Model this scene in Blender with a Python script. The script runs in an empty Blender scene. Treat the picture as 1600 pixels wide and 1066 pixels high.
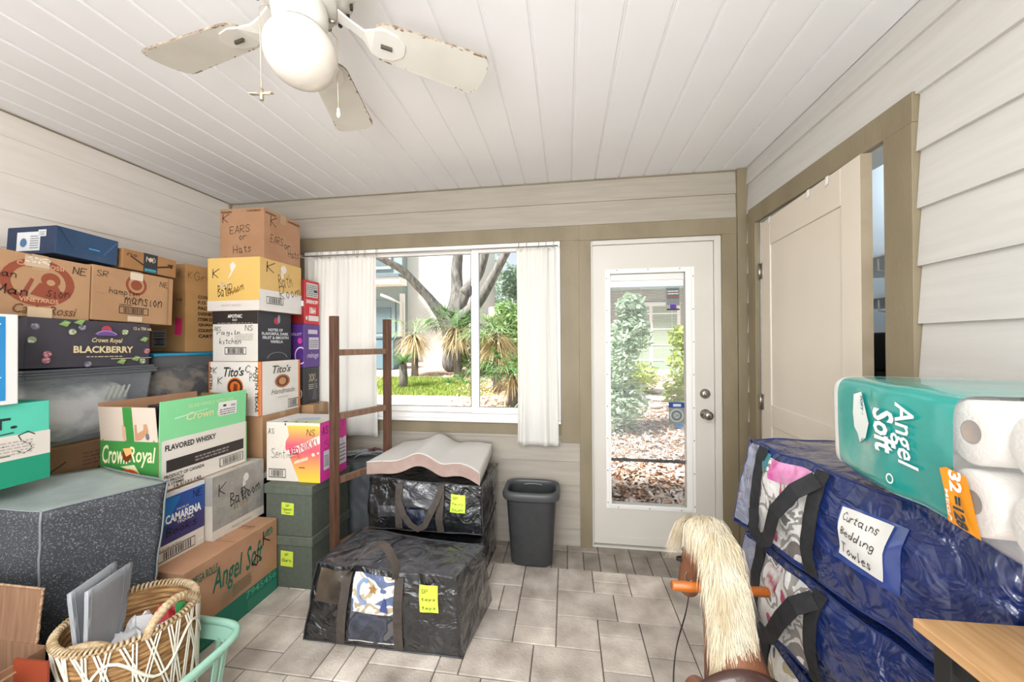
import bpy, bmesh, math, random
from mathutils import Vector, Matrix, noise, Euler
random.seed(7)
PI = math.pi
S = bpy.context.scene
C = S.collection

# ------------------------------------------------------------------ camera, world, lights
cam_d = bpy.data.cameras.new('camera'); cam = bpy.data.objects.new('camera', cam_d); C.objects.link(cam)
cam_d.sensor_fit = 'HORIZONTAL'; cam_d.sensor_width = 36.0; cam_d.lens = 36.0 * 580.0 / 1600.0
cam_d.clip_start = 0.02
th = math.atan(84.5 / 580.0); rho = 0.0057; pit = 0.0052
Rv = Vector((math.cos(th), math.sin(th), 0)); Uv = Vector((0, 0, 1)); Fv = Vector((-math.sin(th), math.cos(th), 0))
Fv, Uv = Fv * math.cos(pit) + Uv * math.sin(pit), Uv * math.cos(pit) - Fv * math.sin(pit)
Rv, Uv = Rv * math.cos(rho) - Uv * math.sin(rho), Uv * math.cos(rho) + Rv * math.sin(rho)
M = Matrix((Rv, Uv, -Fv)).transposed().to_4x4(); M.translation = (0, 0, 1.375)
cam.matrix_world = M
S.camera = cam
S.view_settings.view_transform = 'Standard'; S.view_settings.look = 'None'
S.view_settings.gamma = 1.0; S.view_settings.use_curve_mapping = False
S.view_settings.exposure = 0.25

W = bpy.data.worlds.new('world'); S.world = W; W.use_nodes = True
wn = W.node_tree; bgn = wn.nodes['Background']
sky = wn.nodes.new('ShaderNodeTexSky'); sky.sky_type = 'HOSEK_WILKIE'; sky.turbidity = 4.0
sky.sun_direction = (0.3, -0.5, 0.8)
hs = wn.nodes.new('ShaderNodeHueSaturation'); hs.inputs['Saturation'].default_value = 0.35; hs.inputs['Value'].default_value = 1.0
wn.links.new(sky.outputs[0], hs.inputs['Color']); wn.links.new(hs.outputs[0], bgn.inputs[0])
bgn.inputs[1].default_value = 4.2

def light(name, kind, loc, target, energy, col=(1, 1, 1), **k):
    d = bpy.data.lights.new(name, kind); d.energy = energy; d.color = col
    for a, b in k.items(): setattr(d, a, b)
    o = bpy.data.objects.new(name, d); C.objects.link(o); o.location = loc
    o.rotation_euler = (Vector(target) - Vector(loc)).to_track_quat('-Z', 'Y').to_euler()
    return o
light('sun', 'SUN', (0, 0, 10), (0.6, 0.5, 9.0), 11.0, (1, 0.97, 0.92), angle=0.2)
# area lamp added to act as daylight from a presumed opening behind the camera, and the photographer's bounced flash
light('rear_daylight_fill', 'AREA', (-0.7, -1.75, 1.5), (-0.7, 2.0, 0.6), 46, (0.97, 0.985, 1), shape='RECTANGLE', size=3.2, size_y=1.9)
light('bounced_flash', 'AREA', (-0.55, -0.35, 2.40), (-0.6, 0.85, 0.0), 58, (0.98, 0.985, 1), shape='RECTANGLE', size=2.2, size_y=0.9)
light('flash_on_ceiling', 'AREA', (-0.2, -0.5, 1.2), (-0.5, 0.6, 2.6), 26, (0.97, 0.98, 1), shape='RECTANGLE', size=0.7, size_y=0.7)

# ------------------------------------------------------------------ materials
def lin(h):
    if not isinstance(h, str): return tuple(h)[:3] + (1,)
    h = h.lstrip('#'); v = [int(h[i:i + 2], 16) / 255 for i in (0, 2, 4)]
    return tuple((c / 12.92 if c <= 0.04045 else ((c + 0.055) / 1.055) ** 2.4) for c in v) + (1,)
MATS = {}
def mat(name, col, rough=0.6, col2=None, scale=8, stretch=(1, 1, 1), bump=0, bscale=None, metal=0, coat=0, trans=0,
        alpha=1, detail=4, lo=0.35, hi=0.65, spec=0.5, island=0, translucent=0):
    if name in MATS: return MATS[name]
    m = bpy.data.materials.new(name); MATS[name] = m; m.use_nodes = True
    nt = m.node_tree; b = nt.nodes['Principled BSDF']; L = nt.links.new
    b.inputs['Base Color'].default_value = lin(col); b.inputs['Roughness'].default_value = rough
    b.inputs['Metallic'].default_value = metal; b.inputs['Coat Weight'].default_value = coat
    b.inputs['Coat Roughness'].default_value = 0.08
    b.inputs['Transmission Weight'].default_value = trans; b.inputs['Alpha'].default_value = alpha
    b.inputs['Specular IOR Level'].default_value = spec
    tc = nt.nodes.new('ShaderNodeTexCoord'); mp = nt.nodes.new('ShaderNodeMapping'); L(tc.outputs['Object'], mp.inputs[0])
    mp.inputs['Scale'].default_value = stretch
    src = None
    if col2:
        n = nt.nodes.new('ShaderNodeTexNoise'); n.inputs['Scale'].default_value = scale; n.inputs['Detail'].default_value = detail
        L(mp.outputs[0], n.inputs['Vector'])
        r = nt.nodes.new('ShaderNodeValToRGB'); r.color_ramp.elements[0].position = lo; r.color_ramp.elements[1].position = hi
        r.color_ramp.elements[0].color = lin(col); r.color_ramp.elements[1].color = lin(col2)
        L(n.outputs[0], r.inputs[0]); src = r.outputs[0]
    if island:
        g = nt.nodes.new('ShaderNodeNewGeometry'); h = nt.nodes.new('ShaderNodeHueSaturation')
        mr = nt.nodes.new('ShaderNodeMapRange'); mr.inputs[3].default_value = 1 - island; mr.inputs[4].default_value = 1 + island
        L(g.outputs['Random Per Island'], mr.inputs[0]); L(mr.outputs[0], h.inputs['Value'])
        if src: L(src, h.inputs['Color'])
        else: h.inputs['Color'].default_value = lin(col)
        src = h.outputs[0]
    if src: L(src, b.inputs['Base Color'])
    if bump:
        n2 = nt.nodes.new('ShaderNodeTexNoise'); n2.inputs['Scale'].default_value = bscale or scale * 3; n2.inputs['Detail'].default_value = 3
        L(mp.outputs[0], n2.inputs['Vector'])
        bp = nt.nodes.new('ShaderNodeBump'); bp.inputs['Strength'].default_value = bump; bp.inputs['Distance'].default_value = 0.01
        L(n2.outputs[0], bp.inputs['Height']); L(bp.outputs[0], b.inputs['Normal'])
        if coat: L(bp.outputs[0], b.inputs['Coat Normal'])
    if translucent:
        out = nt.nodes['Material Output']; t = nt.nodes.new('ShaderNodeBsdfTranslucent'); mx = nt.nodes.new('ShaderNodeMixShader')
        t.inputs[0].default_value = lin(col); mx.inputs[0].default_value = translucent
        L(b.outputs[0], mx.inputs[1]); L(t.outputs[0], mx.inputs[2]); L(mx.outputs[0], out.inputs[0])
    return m
INKS = {}
def ink(c, rough=0.5):
    k = (c, rough)
    if k not in INKS: INKS[k] = mat('ink_' + c.strip('#'), c, rough)
    return INKS[k]
def card(c, c2=None, name=None):
    return mat(name or 'card_' + c.strip('#'), c, 0.75, c2 or c, 3, (1, 1, 1), bump=0.08, bscale=60, lo=0.3, hi=0.7)
KRAFT = mat('kraft', '#b08a66', 0.85, '#a17c5a', 5, (1, 1, 1), bump=0.1, bscale=90)
KRAFT_D = mat('kraft_dark', '#94714f', 0.85, '#86643f', 5, bump=0.1, bscale=90)
KRAFT_P = mat('kraft_pink', '#b98f70', 0.85, '#ab8060', 5, bump=0.1, bscale=90)
WHITE_P = mat('white_paint', '#e4e1d8', 0.45, '#d3cdc0', 2)
TAN = mat('tan_paint', '#8c8067', 0.55, '#80745c', 6, (1, 1, 0.4), bump=0.12, bscale=120)
VINYL = mat('white_vinyl', '#efeeea', 0.3)

# ------------------------------------------------------------------ object helpers
def link(o, parent=None):
    C.objects.link(o)
    if parent is not None: o.parent = parent
    return o
def tag(o, label=None, cat=None, group=None, kind=None):
    if label: o['label'] = label
    if cat: o['category'] = cat
    if group: o['group'] = group
    if kind: o['kind'] = kind
    return o
def thing(name, label, cat, loc=(0, 0, 0), rot=(0, 0, 0), group=None):
    o = bpy.data.objects.new(name, None); link(o); o.location = loc; o.rotation_euler = rot
    o.empty_display_size = 0.05
    return tag(o, label, cat, group)
def obj(name, bm, m, parent=None, smooth=False, label=None, bevel=0, seg=2, auto=None):
    me = bpy.data.meshes.new(name); bm.normal_update(); bm.to_mesh(me); bm.free()
    for x in (m if isinstance(m, (list, tuple)) else [m]): me.materials.append(x)
    if smooth:
        for p in me.polygons: p.use_smooth = True
    o = bpy.data.objects.new(name, me); link(o, parent)
    if bevel:
        b = o.modifiers.new('bevel', 'BEVEL'); b.width = bevel; b.segments = seg; b.limit_method = 'ANGLE'; b.angle_limit = 0.6
        b.harden_normals = False
    if label: o['label'] = label
    return o
def struct(name, bm, m, parent=None, **k):
    o = obj(name, bm, m, parent, **k)
    if parent is None: o['kind'] = 'structure'
    return o
def box(bm, x0, x1, y0, y1, z0, z1, mi=None, skip=()):
    v = [bm.verts.new(p) for p in ((x0, y0, z0), (x1, y0, z0), (x1, y1, z0), (x0, y1, z0), (x0, y0, z1), (x1, y0, z1), (x1, y1, z1), (x0, y1, z1))]
    # faces: bottom, top, front(-y), right(+x), back(+y), left(-x)
    F = [(3, 2, 1, 0), (4, 5, 6, 7), (0, 1, 5, 4), (1, 2, 6, 5), (2, 3, 7, 6), (3, 0, 4, 7)]
    for i, f in enumerate(F):
        if i in skip: continue
        fc = bm.faces.new([v[j] for j in f])
        if mi is not None: fc.material_index = mi[i] if isinstance(mi, (list, tuple)) else mi
    return v
def hexa(bm, P, mi=0):
    v = [bm.verts.new(p) for p in P]
    for f in [(3, 2, 1, 0), (4, 5, 6, 7), (0, 1, 5, 4), (1, 2, 6, 5), (2, 3, 7, 6), (3, 0, 4, 7)]:
        bm.faces.new([v[j] for j in f]).material_index = mi
def tube(bm, pts, r, n=8, cap=True, mi=0, closed=False):
    pts = [Vector(p) for p in pts]; rings = []
    up0 = Vector((0, 0, 1)); N = len(pts)
    rr = r if isinstance(r, (list, tuple)) else [r] * N
    prev = None
    for i, p in enumerate(pts):
        if closed: t = (pts[(i + 1) % N] - pts[i - 1])
        else: t = pts[min(i + 1, N - 1)] - pts[max(i - 1, 0)]
        t.normalize()
        if prev is None:
            a = t.cross(up0)
            if a.length < 0.05: a = t.cross(Vector((1, 0, 0)))
        else:
            a = prev - t * prev.dot(t)
            if a.length < 1e-4: a = t.cross(up0)
        a.normalize(); b = t.cross(a); prev = a
        rings.append([bm.verts.new(p + (a * math.cos(2 * PI * k / n) + b * math.sin(2 * PI * k / n)) * rr[i]) for k in range(n)])
    M_ = N if closed else N - 1
    for i in range(M_):
        A, B = rings[i], rings[(i + 1) % N]
        for k in range(n):
            f = bm.faces.new((A[k], A[(k + 1) % n], B[(k + 1) % n], B[k])); f.material_index = mi; f.smooth = True
    if cap and not closed:
        bm.faces.new(rings[0][::-1]).material_index = mi; bm.faces.new(rings[-1]).material_index = mi
def lathe(bm, prof, n=32, c=(0, 0, 0), mi=0, cap=False, axis='z'):
    rings = []
    for r, z in prof:
        ring = []
        for k in range(n):
            a = 2 * PI * k / n; x, y = r * math.cos(a), r * math.sin(a)
            if axis == 'z': p = (c[0] + x, c[1] + y, c[2] + z)
            elif axis == 'x': p = (c[0] + z, c[1] + x, c[2] + y)
            else: p = (c[0] + y, c[1] + z, c[2] + x)
            ring.append(bm.verts.new(p))
        rings.append(ring)
    for i in range(len(rings) - 1):
        for k in range(n):
            f = bm.faces.new((rings[i][k], rings[i][(k + 1) % n], rings[i + 1][(k + 1) % n], rings[i + 1][k])); f.material_index = mi; f.smooth = True
    if cap:
        bm.faces.new(rings[0][::-1]).material_index = mi; bm.faces.new(rings[-1]).material_index = mi
def strip(bm, pts, wdir, w, th=0.002, mi=0):
    """flat strap with thickness along pts; wdir = width direction (vector or list)"""
    pts = [Vector(p) for p in pts]; N = len(pts); R = []
    for i, p in enumerate(pts):
        t = (pts[min(i + 1, N - 1)] - pts[max(i - 1, 0)]).normalized()
        wd = Vector(wdir[i] if isinstance(wdir, list) else wdir); wd = (wd - t * wd.dot(t)).normalized()
        nn = t.cross(wd).normalized()
        R.append([bm.verts.new(p + wd * w / 2 + nn * th / 2), bm.verts.new(p - wd * w / 2 + nn * th / 2),
                  bm.verts.new(p - wd * w / 2 - nn * th / 2), bm.verts.new(p + wd * w / 2 - nn * th / 2)])
    for i in range(N - 1):
        for k in range(4):
            f = bm.faces.new((R[i][k], R[i][(k + 1) % 4], R[i + 1][(k + 1) % 4], R[i + 1][k])); f.material_index = mi
    bm.faces.new(R[0][::-1]); bm.faces.new(R[-1])
def grid(bm, nu, nv, fn, mi=0, smooth=True, closed=False):
    V = [[bm.verts.new(fn(i / nu, j / nv)) for j in range(nv + 1)] for i in range(nu + (0 if closed else 1))]
    n = len(V)
    for i in range(nu):
        for j in range(nv):
            a, b = V[i], V[(i + 1) % n]
            f = bm.faces.new((a[j], b[j], b[j + 1], a[j + 1])); f.smooth = smooth; f.material_index = mi
    return V
def bez(p0, p1, p2, p3, n=12):
    p0, p1, p2, p3 = map(Vector, (p0, p1, p2, p3))
    return [(1 - t) ** 3 * p0 + 3 * t * (1 - t) ** 2 * p1 + 3 * t * t * (1 - t) * p2 + t ** 3 * p3 for t in [i / n for i in range(n + 1)]]

# ------------------------------------------------------------------ writing
GL = {
 'A': '0,0 2,6 4,0;1,2 3,2', 'B': '0,0 0,6 3,5 3,4 0,3 3,2 3,1 0,0', 'C': '4,5 2,6 0,4 0,2 2,0 4,1', 'E': '4,6 0,6 0,0 4,0;0,3 3,3',
 'D': '0,0 0,6 3,5 4,3 3,1 0,0', 'G': '4,5 2,6 0,4 0,2 2,0 4,1 4,3 2,3', 'H': '0,0 0,6;4,0 4,6;0,3 4,3', 'K': '0,0 0,6;4,6 0,3 4,0', 'L': '1,6 0,0 4,0', 'M': '0,0 0,6 2,2 4,6 4,0',
 'N': '0,0 0,6 4,0 4,6', 'O': '2,0 0,2 0,4 2,6 4,4 4,2 2,0', 'P': '0,0 0,6 3,6 4,5 3,3 0,3', 'R': '0,0 0,6 3,6 4,5 3,3 0,3 4,0',
 'S': '4,5 2,6 0,5 1,3.4 3,2.6 4,1 2,0 0,1', 'T': '0,6 4,6;2,6 2,0', 'U': '0,6 0,1 2,0 4,1 4,6', 'W': '0,6 1,0 2,4 3,0 4,6', 'J': '3,6 3,1 1,0 0,1',
 'a': '3,3 1,3.5 0,2 1,0 3,1 3,3 3,0 4,0', 'b': '0,6 0,0 2,0 3,1.5 2,3 0,2', 'c': '3,3 1,3.5 0,2 1,0 3,.5', 'd': '3,2 1,3 0,1.5 1,0 3,1 3,6 3,0',
 'e': '0,2 3,2 2,3.5 .5,3 0,1.5 1,0 3,.5', 'f': '3,5.5 2,6 1,5 1,0;0,3 3,3', 'g': '3,3 1,3.5 0,2 1,.5 3,1.5 3,3 3,-1.5 1,-2 0,-1', 'h': '0,6 0,0;0,2 1.5,3.4 3,2.5 3,0',
 'i': '1,3 1,0 2,0', 'k': '0,6 0,0;3,3 0,1.5 3,0', 'l': '1,0 2,1;1,6 1,0', 'm': '0,3 0,0;0,2 1,3.3 2,2 2,0;2,2 3,3.3 4,2 4,0', 'n': '0,3.4 0,0;0,2 1.5,3.4 3,2.5 3,0',
 'o': '1.5,0 0,1.5 1.5,3.3 3,1.5 1.5,0', 'p': '0,3 0,-2;0,2.5 2,3.3 3,1.6 1.6,0 0,.6', 'r': '0,3.3 0,0;0,2 1,3.2 3,3', 's': '3,3 1,3.5 .5,2.4 2.6,1.2 2,0 0,.4',
 't': '1.5,5 1.5,.5 3,0;0,3.5 3,3.5', 'u': '0,3 0,.6 1.5,0 3,1 3,3 3,0', 'v': '0,3 1.5,0 3,3', 'w': '0,3 1,0 2,2.5 3,0 4,3', 'x': '0,3 3,0;3,3 0,0', 'y': '0,3 1.5,.5;3,3 0,-2', 'z': '0,3 3,3 0,0 3,0',
 ' ': '', '2': '0,5 2,6 4,5 3,3 0,0 4,0', '5': '4,6 0,6 0,3 3,3.5 4,1.5 2,0 0,.6', "'": '1,6 1,5'}
def text_polys(s, bold=0.0, shear=0.0):
    cu = bpy.data.curves.new('t', 'FONT'); cu.body = s; cu.size = 1; cu.offset = bold; cu.shear = shear; cu.resolution_u = 2
    cu.fill_mode = 'FRONT'
    o = bpy.data.objects.new('t', cu); me = bpy.data.meshes.new_from_object(o)
    vs = [(v.co.x, v.co.y) for v in me.vertices]; fs = [tuple(p.vertices) for p in me.polygons]
    bpy.data.objects.remove(o); bpy.data.curves.remove(cu); bpy.data.meshes.remove(me)
    return vs, fs
def hand_polys(s, wt=0.55):
    x = 0; vs = []; fs = []
    rr = random.Random(s)
    for ch in s:
        g = GL.get(ch)
        if g is None: x += 4; continue
        wmax = 2
        for st in [q for q in g.split(';') if q]:
            pts = [tuple(map(float, p.split(','))) for p in st.split()]
            wmax = max([wmax] + [p[0] for p in pts])
            pts = [(x + p[0] + p[1] * 0.12 + rr.uniform(-.25, .25), p[1] + rr.uniform(-.25, .25)) for p in pts]
            for a, b in zip(pts, pts[1:]):
                d = Vector((b[0] - a[0], b[1] - a[1])); L_ = d.length or 1; nx, ny = -d.y / L_ * wt / 2, d.x / L_ * wt / 2
                ex, ey = d.x / L_ * wt * .3, d.y / L_ * wt * .3
                k = len(vs)
                vs += [(a[0] - nx - ex, a[1] - ny - ey), (b[0] - nx + ex, b[1] - ny + ey), (b[0] + nx + ex, b[1] + ny + ey), (a[0] + nx - ex, a[1] + ny - ey)]
                fs.append((k, k + 1, k + 2, k + 3))
        x += wmax + 1.4
    return vs, fs
def print_on(parent, name, O, U, V, w, h, els, label=None, base=0.0009, fn=None):
    """flat print on a face: element coordinates run 0..1 over the face"""
    O = Vector(O); U = Vector(U); V = Vector(V); Nn = U.cross(V)
    bm = bmesh.new(); mats = []; off = base
    def P(a, b, z): 
        if fn: return fn(a, b, z)
        return O + U * (a * w) + V * (b * h) + Nn * z
    def mi(c):
        m = ink(c) if isinstance(c, str) else c
        if m not in mats: mats.append(m)
        return mats.index(m)
    def poly(pts, c):
        pts = [(min(1, max(0, a)), min(1, max(0, b))) for a, b in pts]
        try: bm.faces.new([bm.verts.new(P(a, b, off)) for a, b in pts]).material_index = mi(c)
        except ValueError: pass
    for e in els:
        k = e[0]; off += 0.00025
        if k == 'r': _, a, b, c_, d, col = e; poly([(a, b), (c_, b), (c_, d), (a, d)], col)
        elif k == 'p': poly(e[1], e[2])
        elif k == 'e':
            _, a, b, rx, ry, col = e; poly([(a + rx * math.cos(t * PI / 12), b + ry * math.sin(t * PI / 12)) for t in range(24)], col)
        elif k == 'o':
            _, a, b, rx, ry, q, col = e[:7]; t0, t1 = (e[7], e[8]) if len(e) > 7 else (0, 360); n = 28
            for i in range(n):
                s0, s1 = [math.radians(t0 + (t1 - t0) * (i + dd) / n) for dd in (0, 1)]
                poly([(a + rx * math.cos(s0), b + ry * math.sin(s0)), (a + rx * math.cos(s1), b + ry * math.sin(s1)),
                      (a + rx * q * math.cos(s1), b + ry * q * math.sin(s1)), (a + rx * q * math.cos(s0), b + ry * q * math.sin(s0))], col)
        elif k == 'bar':
            _, a, b, c_, d = e[:5]; q = 0.006; rr = random.Random(int(a * 997 + b * 31))
            for (x0, y0, x1, y1) in ((a, b, c_, b + q * 2), (a, d - q * 2, c_, d), (a, b, a + q * 1.3, d), (c_ - q * 1.3, b, c_, d)): poly([(x0, y0), (x1, y0), (x1, y1), (x0, y1)], '#222222')
            x = a + (c_ - a) * .14
            while x < c_ - (c_ - a) * .14:
                ww = rr.uniform(.012, .035) * (c_ - a); poly([(x, b + (d - b) * .14), (x + ww, b + (d - b) * .14), (x + ww, d - (d - b) * .14), (x, d - (d - b) * .14)], '#2a2622'); x += ww + rr.uniform(.015, .045) * (c_ - a)
        elif k in ('t', 'h', 'T'):
            s, a, b, c_, d, col = e[1:7]; bold = e[7] if len(e) > 7 else 0.0; sh = e[8] if len(e) > 8 else 0.0; rt = e[9] if len(e) > 9 else 0
            vs, fs = (hand_polys(s, e[7] if len(e) > 7 else .55) if k == 'h' else text_polys(s, bold, sh))
            if k == 'h': rt = e[8] if len(e) > 8 else 0
            if not vs: continue
            xs = [v[0] for v in vs]; ys = [v[1] for v in vs]; sx, sy = max(xs) - min(xs), max(ys) - min(ys)
            m_ = mi(col); cr, sr = math.cos(rt), math.sin(rt)
            VV = []
            for (x, y) in vs:
                X = ((x - min(xs)) / sx - .5) * (c_ - a) * w; Y = ((y - min(ys)) / sy - .5) * (d - b) * h
                X, Y = X * cr - Y * sr, X * sr + Y * cr
                VV.append(bm.verts.new(P((a + c_) / 2 + X / w, (b + d) / 2 + Y / h, off)))
            for f in fs:
                try: bm.faces.new([VV[i] for i in f]).material_index = m_
                except ValueError: pass
        elif k == 'ln':   # rows of small illegible print
            _, a, b, c_, d, n, col = e; rr = random.Random(n + int(a * 100))
            for i in range(n):
                y0 = b + (d - b) * i / n; y1 = y0 + (d - b) / n * .5; x = a
                while x < c_ - .01:
                    ww = min(rr.uniform(.02, .08) * (c_ - a) * 2, c_ - x); poly([(x, y0), (x + ww, y0), (x + ww, y1), (x, y1)], col); x += ww + .015 * (c_ - a) * 2
    if not mats: bm.free(); return None
    return obj(name, bm, mats, parent, label=label)

def carton(name, label, x0, x1, y0, y1, z0, z1, mats=None, rot=(0, 0, 0), group=None, tape=True, seam=True, cat='box', rz=0):
    """closed carton: body with bevelled edges, flap seam and tape. Returns (root, w, d, h); local origin at base centre"""
    w, d, h = x1 - x0, y1 - y0, z1 - z0
    r = thing(name, label, cat, ((x0 + x1) / 2, (y0 + y1) / 2, z0), (rot[0], rot[1], rot[2] + rz), group)
    mats = mats or [KRAFT]
    bm = bmesh.new(); box(bm, -w / 2, w / 2, -d / 2, d / 2, 0, h, mi=[0, 2 % len(mats), 0, 1 % len(mats), 0, 1 % len(mats)])
    # slight slump of the panels
    bmesh.ops.subdivide_edges(bm, edges=bm.edges[:], cuts=3, use_grid_fill=True)
    sd = random.random() * 50
    for v in bm.verts:
        c = v.co; n = noise.noise(Vector((c.x * 4 + sd, c.y * 4, c.z * 4)))
        for ax, hf in ((0, w / 2), (1, d / 2)):
            if abs(abs(c[ax]) - hf) < 1e-5:
                o2 = 1 - ax; oh = (w / 2, d / 2)[o2]
                k = max(0, 1 - (c[o2] / oh) ** 2) * max(0, 1 - ((c.z - h / 2) / (h / 2)) ** 2)
                c[ax] += math.copysign(-0.0008 * k, c[ax])
    obj('carton_body', bm, mats, r, bevel=0.003)
    if seam:
        bm = bmesh.new(); box(bm, -w / 2 + .004, w / 2 - .004, -.0012, .0012, h - .0005, h + .0006)
        obj('flap_seam', bm, KRAFT_D, r)
    if tape:
        bm = bmesh.new(); box(bm, -w / 2 + .001, w / 2 - .001, -.024, .024, h + .0004, h + .0012)
        box(bm, w / 2 + .0004, w / 2 + .0012, -.024, .024, h - .06, h + .0012); box(bm, -w / 2 - .0012, -w / 2 - .0004, -.024, .024, h - .06, h + .0012)
        obj('packing_tape', bm, TAPE, r)
    return r, w, d, h
TAPE = mat('clear_tape', '#b79a78', 0.2, coat=0.6)
def face_f(b): r, w, d, h = b; return dict(O=(-w / 2, -d / 2, 0), U=(1, 0, 0), V=(0, 0, 1), w=w, h=h)
def face_r(b): r, w, d, h = b; return dict(O=(w / 2, -d / 2, 0), U=(0, 1, 0), V=(0, 0, 1), w=d, h=h)
def face_t(b): r, w, d, h = b; return dict(O=(-w / 2, -d / 2, h), U=(1, 0, 0), V=(0, 1, 0), w=w, h=d)
def pf(b, els, name='printed_front', label=None): return print_on(b[0], name, els=els, label=label, **face_f(b))
def prr(b, els, name='printed_side', label=None): return print_on(b[0], name, els=els, label=label, **face_r(b))
def pt(b, els, name='printed_top', label=None): return print_on(b[0], name, els=els, label=label, **face_t(b))
BK = '#26221f'
# ------------------------------------------------------------------ the room
XL, XR, YB, ZC = -2.6, 1.147, 2.56, 2.475
# floor: real pavers on a bed
bm = bmesh.new()
u = 0.1; uy = 0.0985; X0 = -0.055; Y0 = 2.287
NXa, NXb, NYb = -26, 13, 44
occ = {}
rects = [(0,0,2,2),(2,0,4,1),(2,1,4,2),(4,0,6,2),(6,0,8,3),(0,2,3,4),(3,2,6,4),(0,4,2,6),(2,4,4,5),(4,4,6,6),(2,5,4,7),(-2,0,0,3),(-2,3,0,5),(-2,5,0,6),(-4,0,-2,2),(-5,2,-3,4),(-3,2,-2,4),(-5,4,-2,6),(-4,6,-1,8),(-1,6,2,8),(6,3,8,5),(6,5,9,7),(4,6,6,8),(2,7,4,8)]
for r_ in rects:
    for i in range(r_[0], r_[2]):
        for j in range(r_[1], r_[3]): occ[(i, j)] = 1
rnd = random.Random(3)
for j in range(0, NYb):
    for i in range(NXa, NXb):
        if (i, j) in occ: continue
        opts = [(2, 2), (3, 2), (2, 3), (2, 1), (1, 2), (2, 2), (3, 2)]; rnd.shuffle(opts); opts += [(1, 2), (2, 1), (1, 1)]
        for (a, b) in opts:
            cells = [(i + p, j + q) for p in range(a) for q in range(b)]
            if all(c not in occ and c[0] < NXb for c in cells):
                for c in cells: occ[c] = 1
                rects.append((i, j, i + a, j + b)); break
def paver(x0, x1, y0, y1, mi=0):
    g = 0.0022; z = rnd.uniform(-.0008, .0008)
    x0, x1 = max(x0, XL - .02), min(x1, XR + .02)
    if x1 - x0 < .02 or y1 - y0 < .02: return
    ch = .003
    a = [(x0 + g, y0 + g), (x1 - g, y0 + g), (x1 - g, y1 - g), (x0 + g, y1 - g)]
    b = [(x0 + g + ch, y0 + g + ch), (x1 - g - ch, y0 + g + ch), (x1 - g - ch, y1 - g - ch), (x0 + g + ch, y1 - g - ch)]
    A = [bm.verts.new((x, y, -.012)) for x, y in a]; A2 = [bm.verts.new((x, y, -ch + z)) for x, y in a]; B = [bm.verts.new((x, y, z)) for x, y in b]
    for P_, Q_ in ((A, A2), (A2, B)):
        for k in range(4): bm.faces.new((P_[k], P_[(k + 1) % 4], Q_[(k + 1) % 4], Q_[k])).material_index = mi
    bm.faces.new(B).material_index = mi
for (a, b, c, d) in rects: paver(X0 + a * u, X0 + c * u, Y0 - d * uy, Y0 - b * uy)
x = XL
while x < XR + .05: paver(x, x + .1, Y0 + .002, Y0 + .2, 1); x += .1
x = XL
while x < XR + .05: paver(x, x + .2, Y0 + .2, Y0 + .3, 1); x += .2
v = [bm.verts.new(p) for p in ((XL - .1, -2.2, -.006), (XR + .1, -2.2, -.006), (XR + .1, YB + .1, -.006), (XL - .1, YB + .1, -.006))]
bm.faces.new(v).material_index = 2
mp_ = mat('paver', '#ddd3c7', 0.7, '#9d9185', 6, detail=8, bump=0.35, bscale=90, island=0.17, lo=.32, hi=.72)
mp2 = mat('paver_border', '#a59b8f', 0.8, '#7b7268', 7, detail=8, bump=0.4, bscale=90, island=0.18, lo=.3, hi=.7)
struct('floor', bm, [mp_, mp2, mat('joint_sand', '#6a6156', 0.95, '#3f3932', 40)])

# ceiling: soffit boards with V grooves running away from the camera
bm = bmesh.new()
prof = []; x = XL - .02; p_ = 0.157; xs0 = -0.738
k0 = math.floor((XL - xs0) / p_) - 1
for k in range(k0, k0 + 28):
    c = xs0 + k * p_
    if c > XR + .1: break
    prof += [(c - .011, 0), (c - .007, .006), (c - .001, .0065), (c + .001, .0015), (c + .009, 0.0005), (c + .011, 0)]
prof = [(min(max(a, XL - .03), XR + .03), z) for a, z in prof]
for yy in (-2.05, YB + .02):
    pass
rows = [[bm.verts.new((a, yy, ZC + z)) for a, z in prof] for yy in (-2.05, YB + .02)]
for i in range(len(prof) - 1):
    bm.faces.new((rows[0][i], rows[1][i], rows[1][i + 1], rows[0][i + 1]))
box(bm, XL - .1, XR + .1, -2.3, YB + .12, ZC + .02, ZC + .12)
struct('ceiling', bm, mat('ceiling_board', '#e9e9ea', 0.42, '#e4e4e4', 1.5))

# lap siding
def lap(bm, rects, z_lines, P, t=0.011):
    """rects (u0,u1,z0,z1); each course is a board whose lower edge stands proud. P(u, out, z)"""
    for (u0, u1, z0, z1) in rects:
        for a, b in zip(z_lines, z_lines[1:]):
            lo, hi = max(a, z0), min(b, z1)
            if hi - lo < 0.004: continue
            f = lambda z: t * (1 - (z - a) / (b - a)) + .002
            q = [P(u0, f(lo), lo), P(u1, f(lo), lo), P(u1, f(hi), hi), P(u0, f(hi), hi)]
            vs = [bm.verts.new(p) for p in q]; bm.faces.new(vs)
            q2 = [P(u0, 0, lo), P(u1, 0, lo)]; w2 = [bm.verts.new(p) for p in q2]
            bm.faces.new((w2[0], w2[1], vs[1], vs[0]))
            e1 = bm.verts.new(P(u0, 0, hi)); e2 = bm.verts.new(P(u1, 0, hi))
            bm.faces.new((w2[0], vs[0], vs[3], e1)); bm.faces.new((w2[1], e2, vs[2], vs[1]))
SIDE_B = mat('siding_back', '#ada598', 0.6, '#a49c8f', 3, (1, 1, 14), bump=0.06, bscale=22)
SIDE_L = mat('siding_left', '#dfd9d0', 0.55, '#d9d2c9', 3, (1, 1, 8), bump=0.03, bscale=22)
SIDE_R = mat('siding_right', '#c9c6c0', 0.55, '#c2bfb9', 3, (1, 1, 14), bump=0.06, bscale=22)
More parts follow.
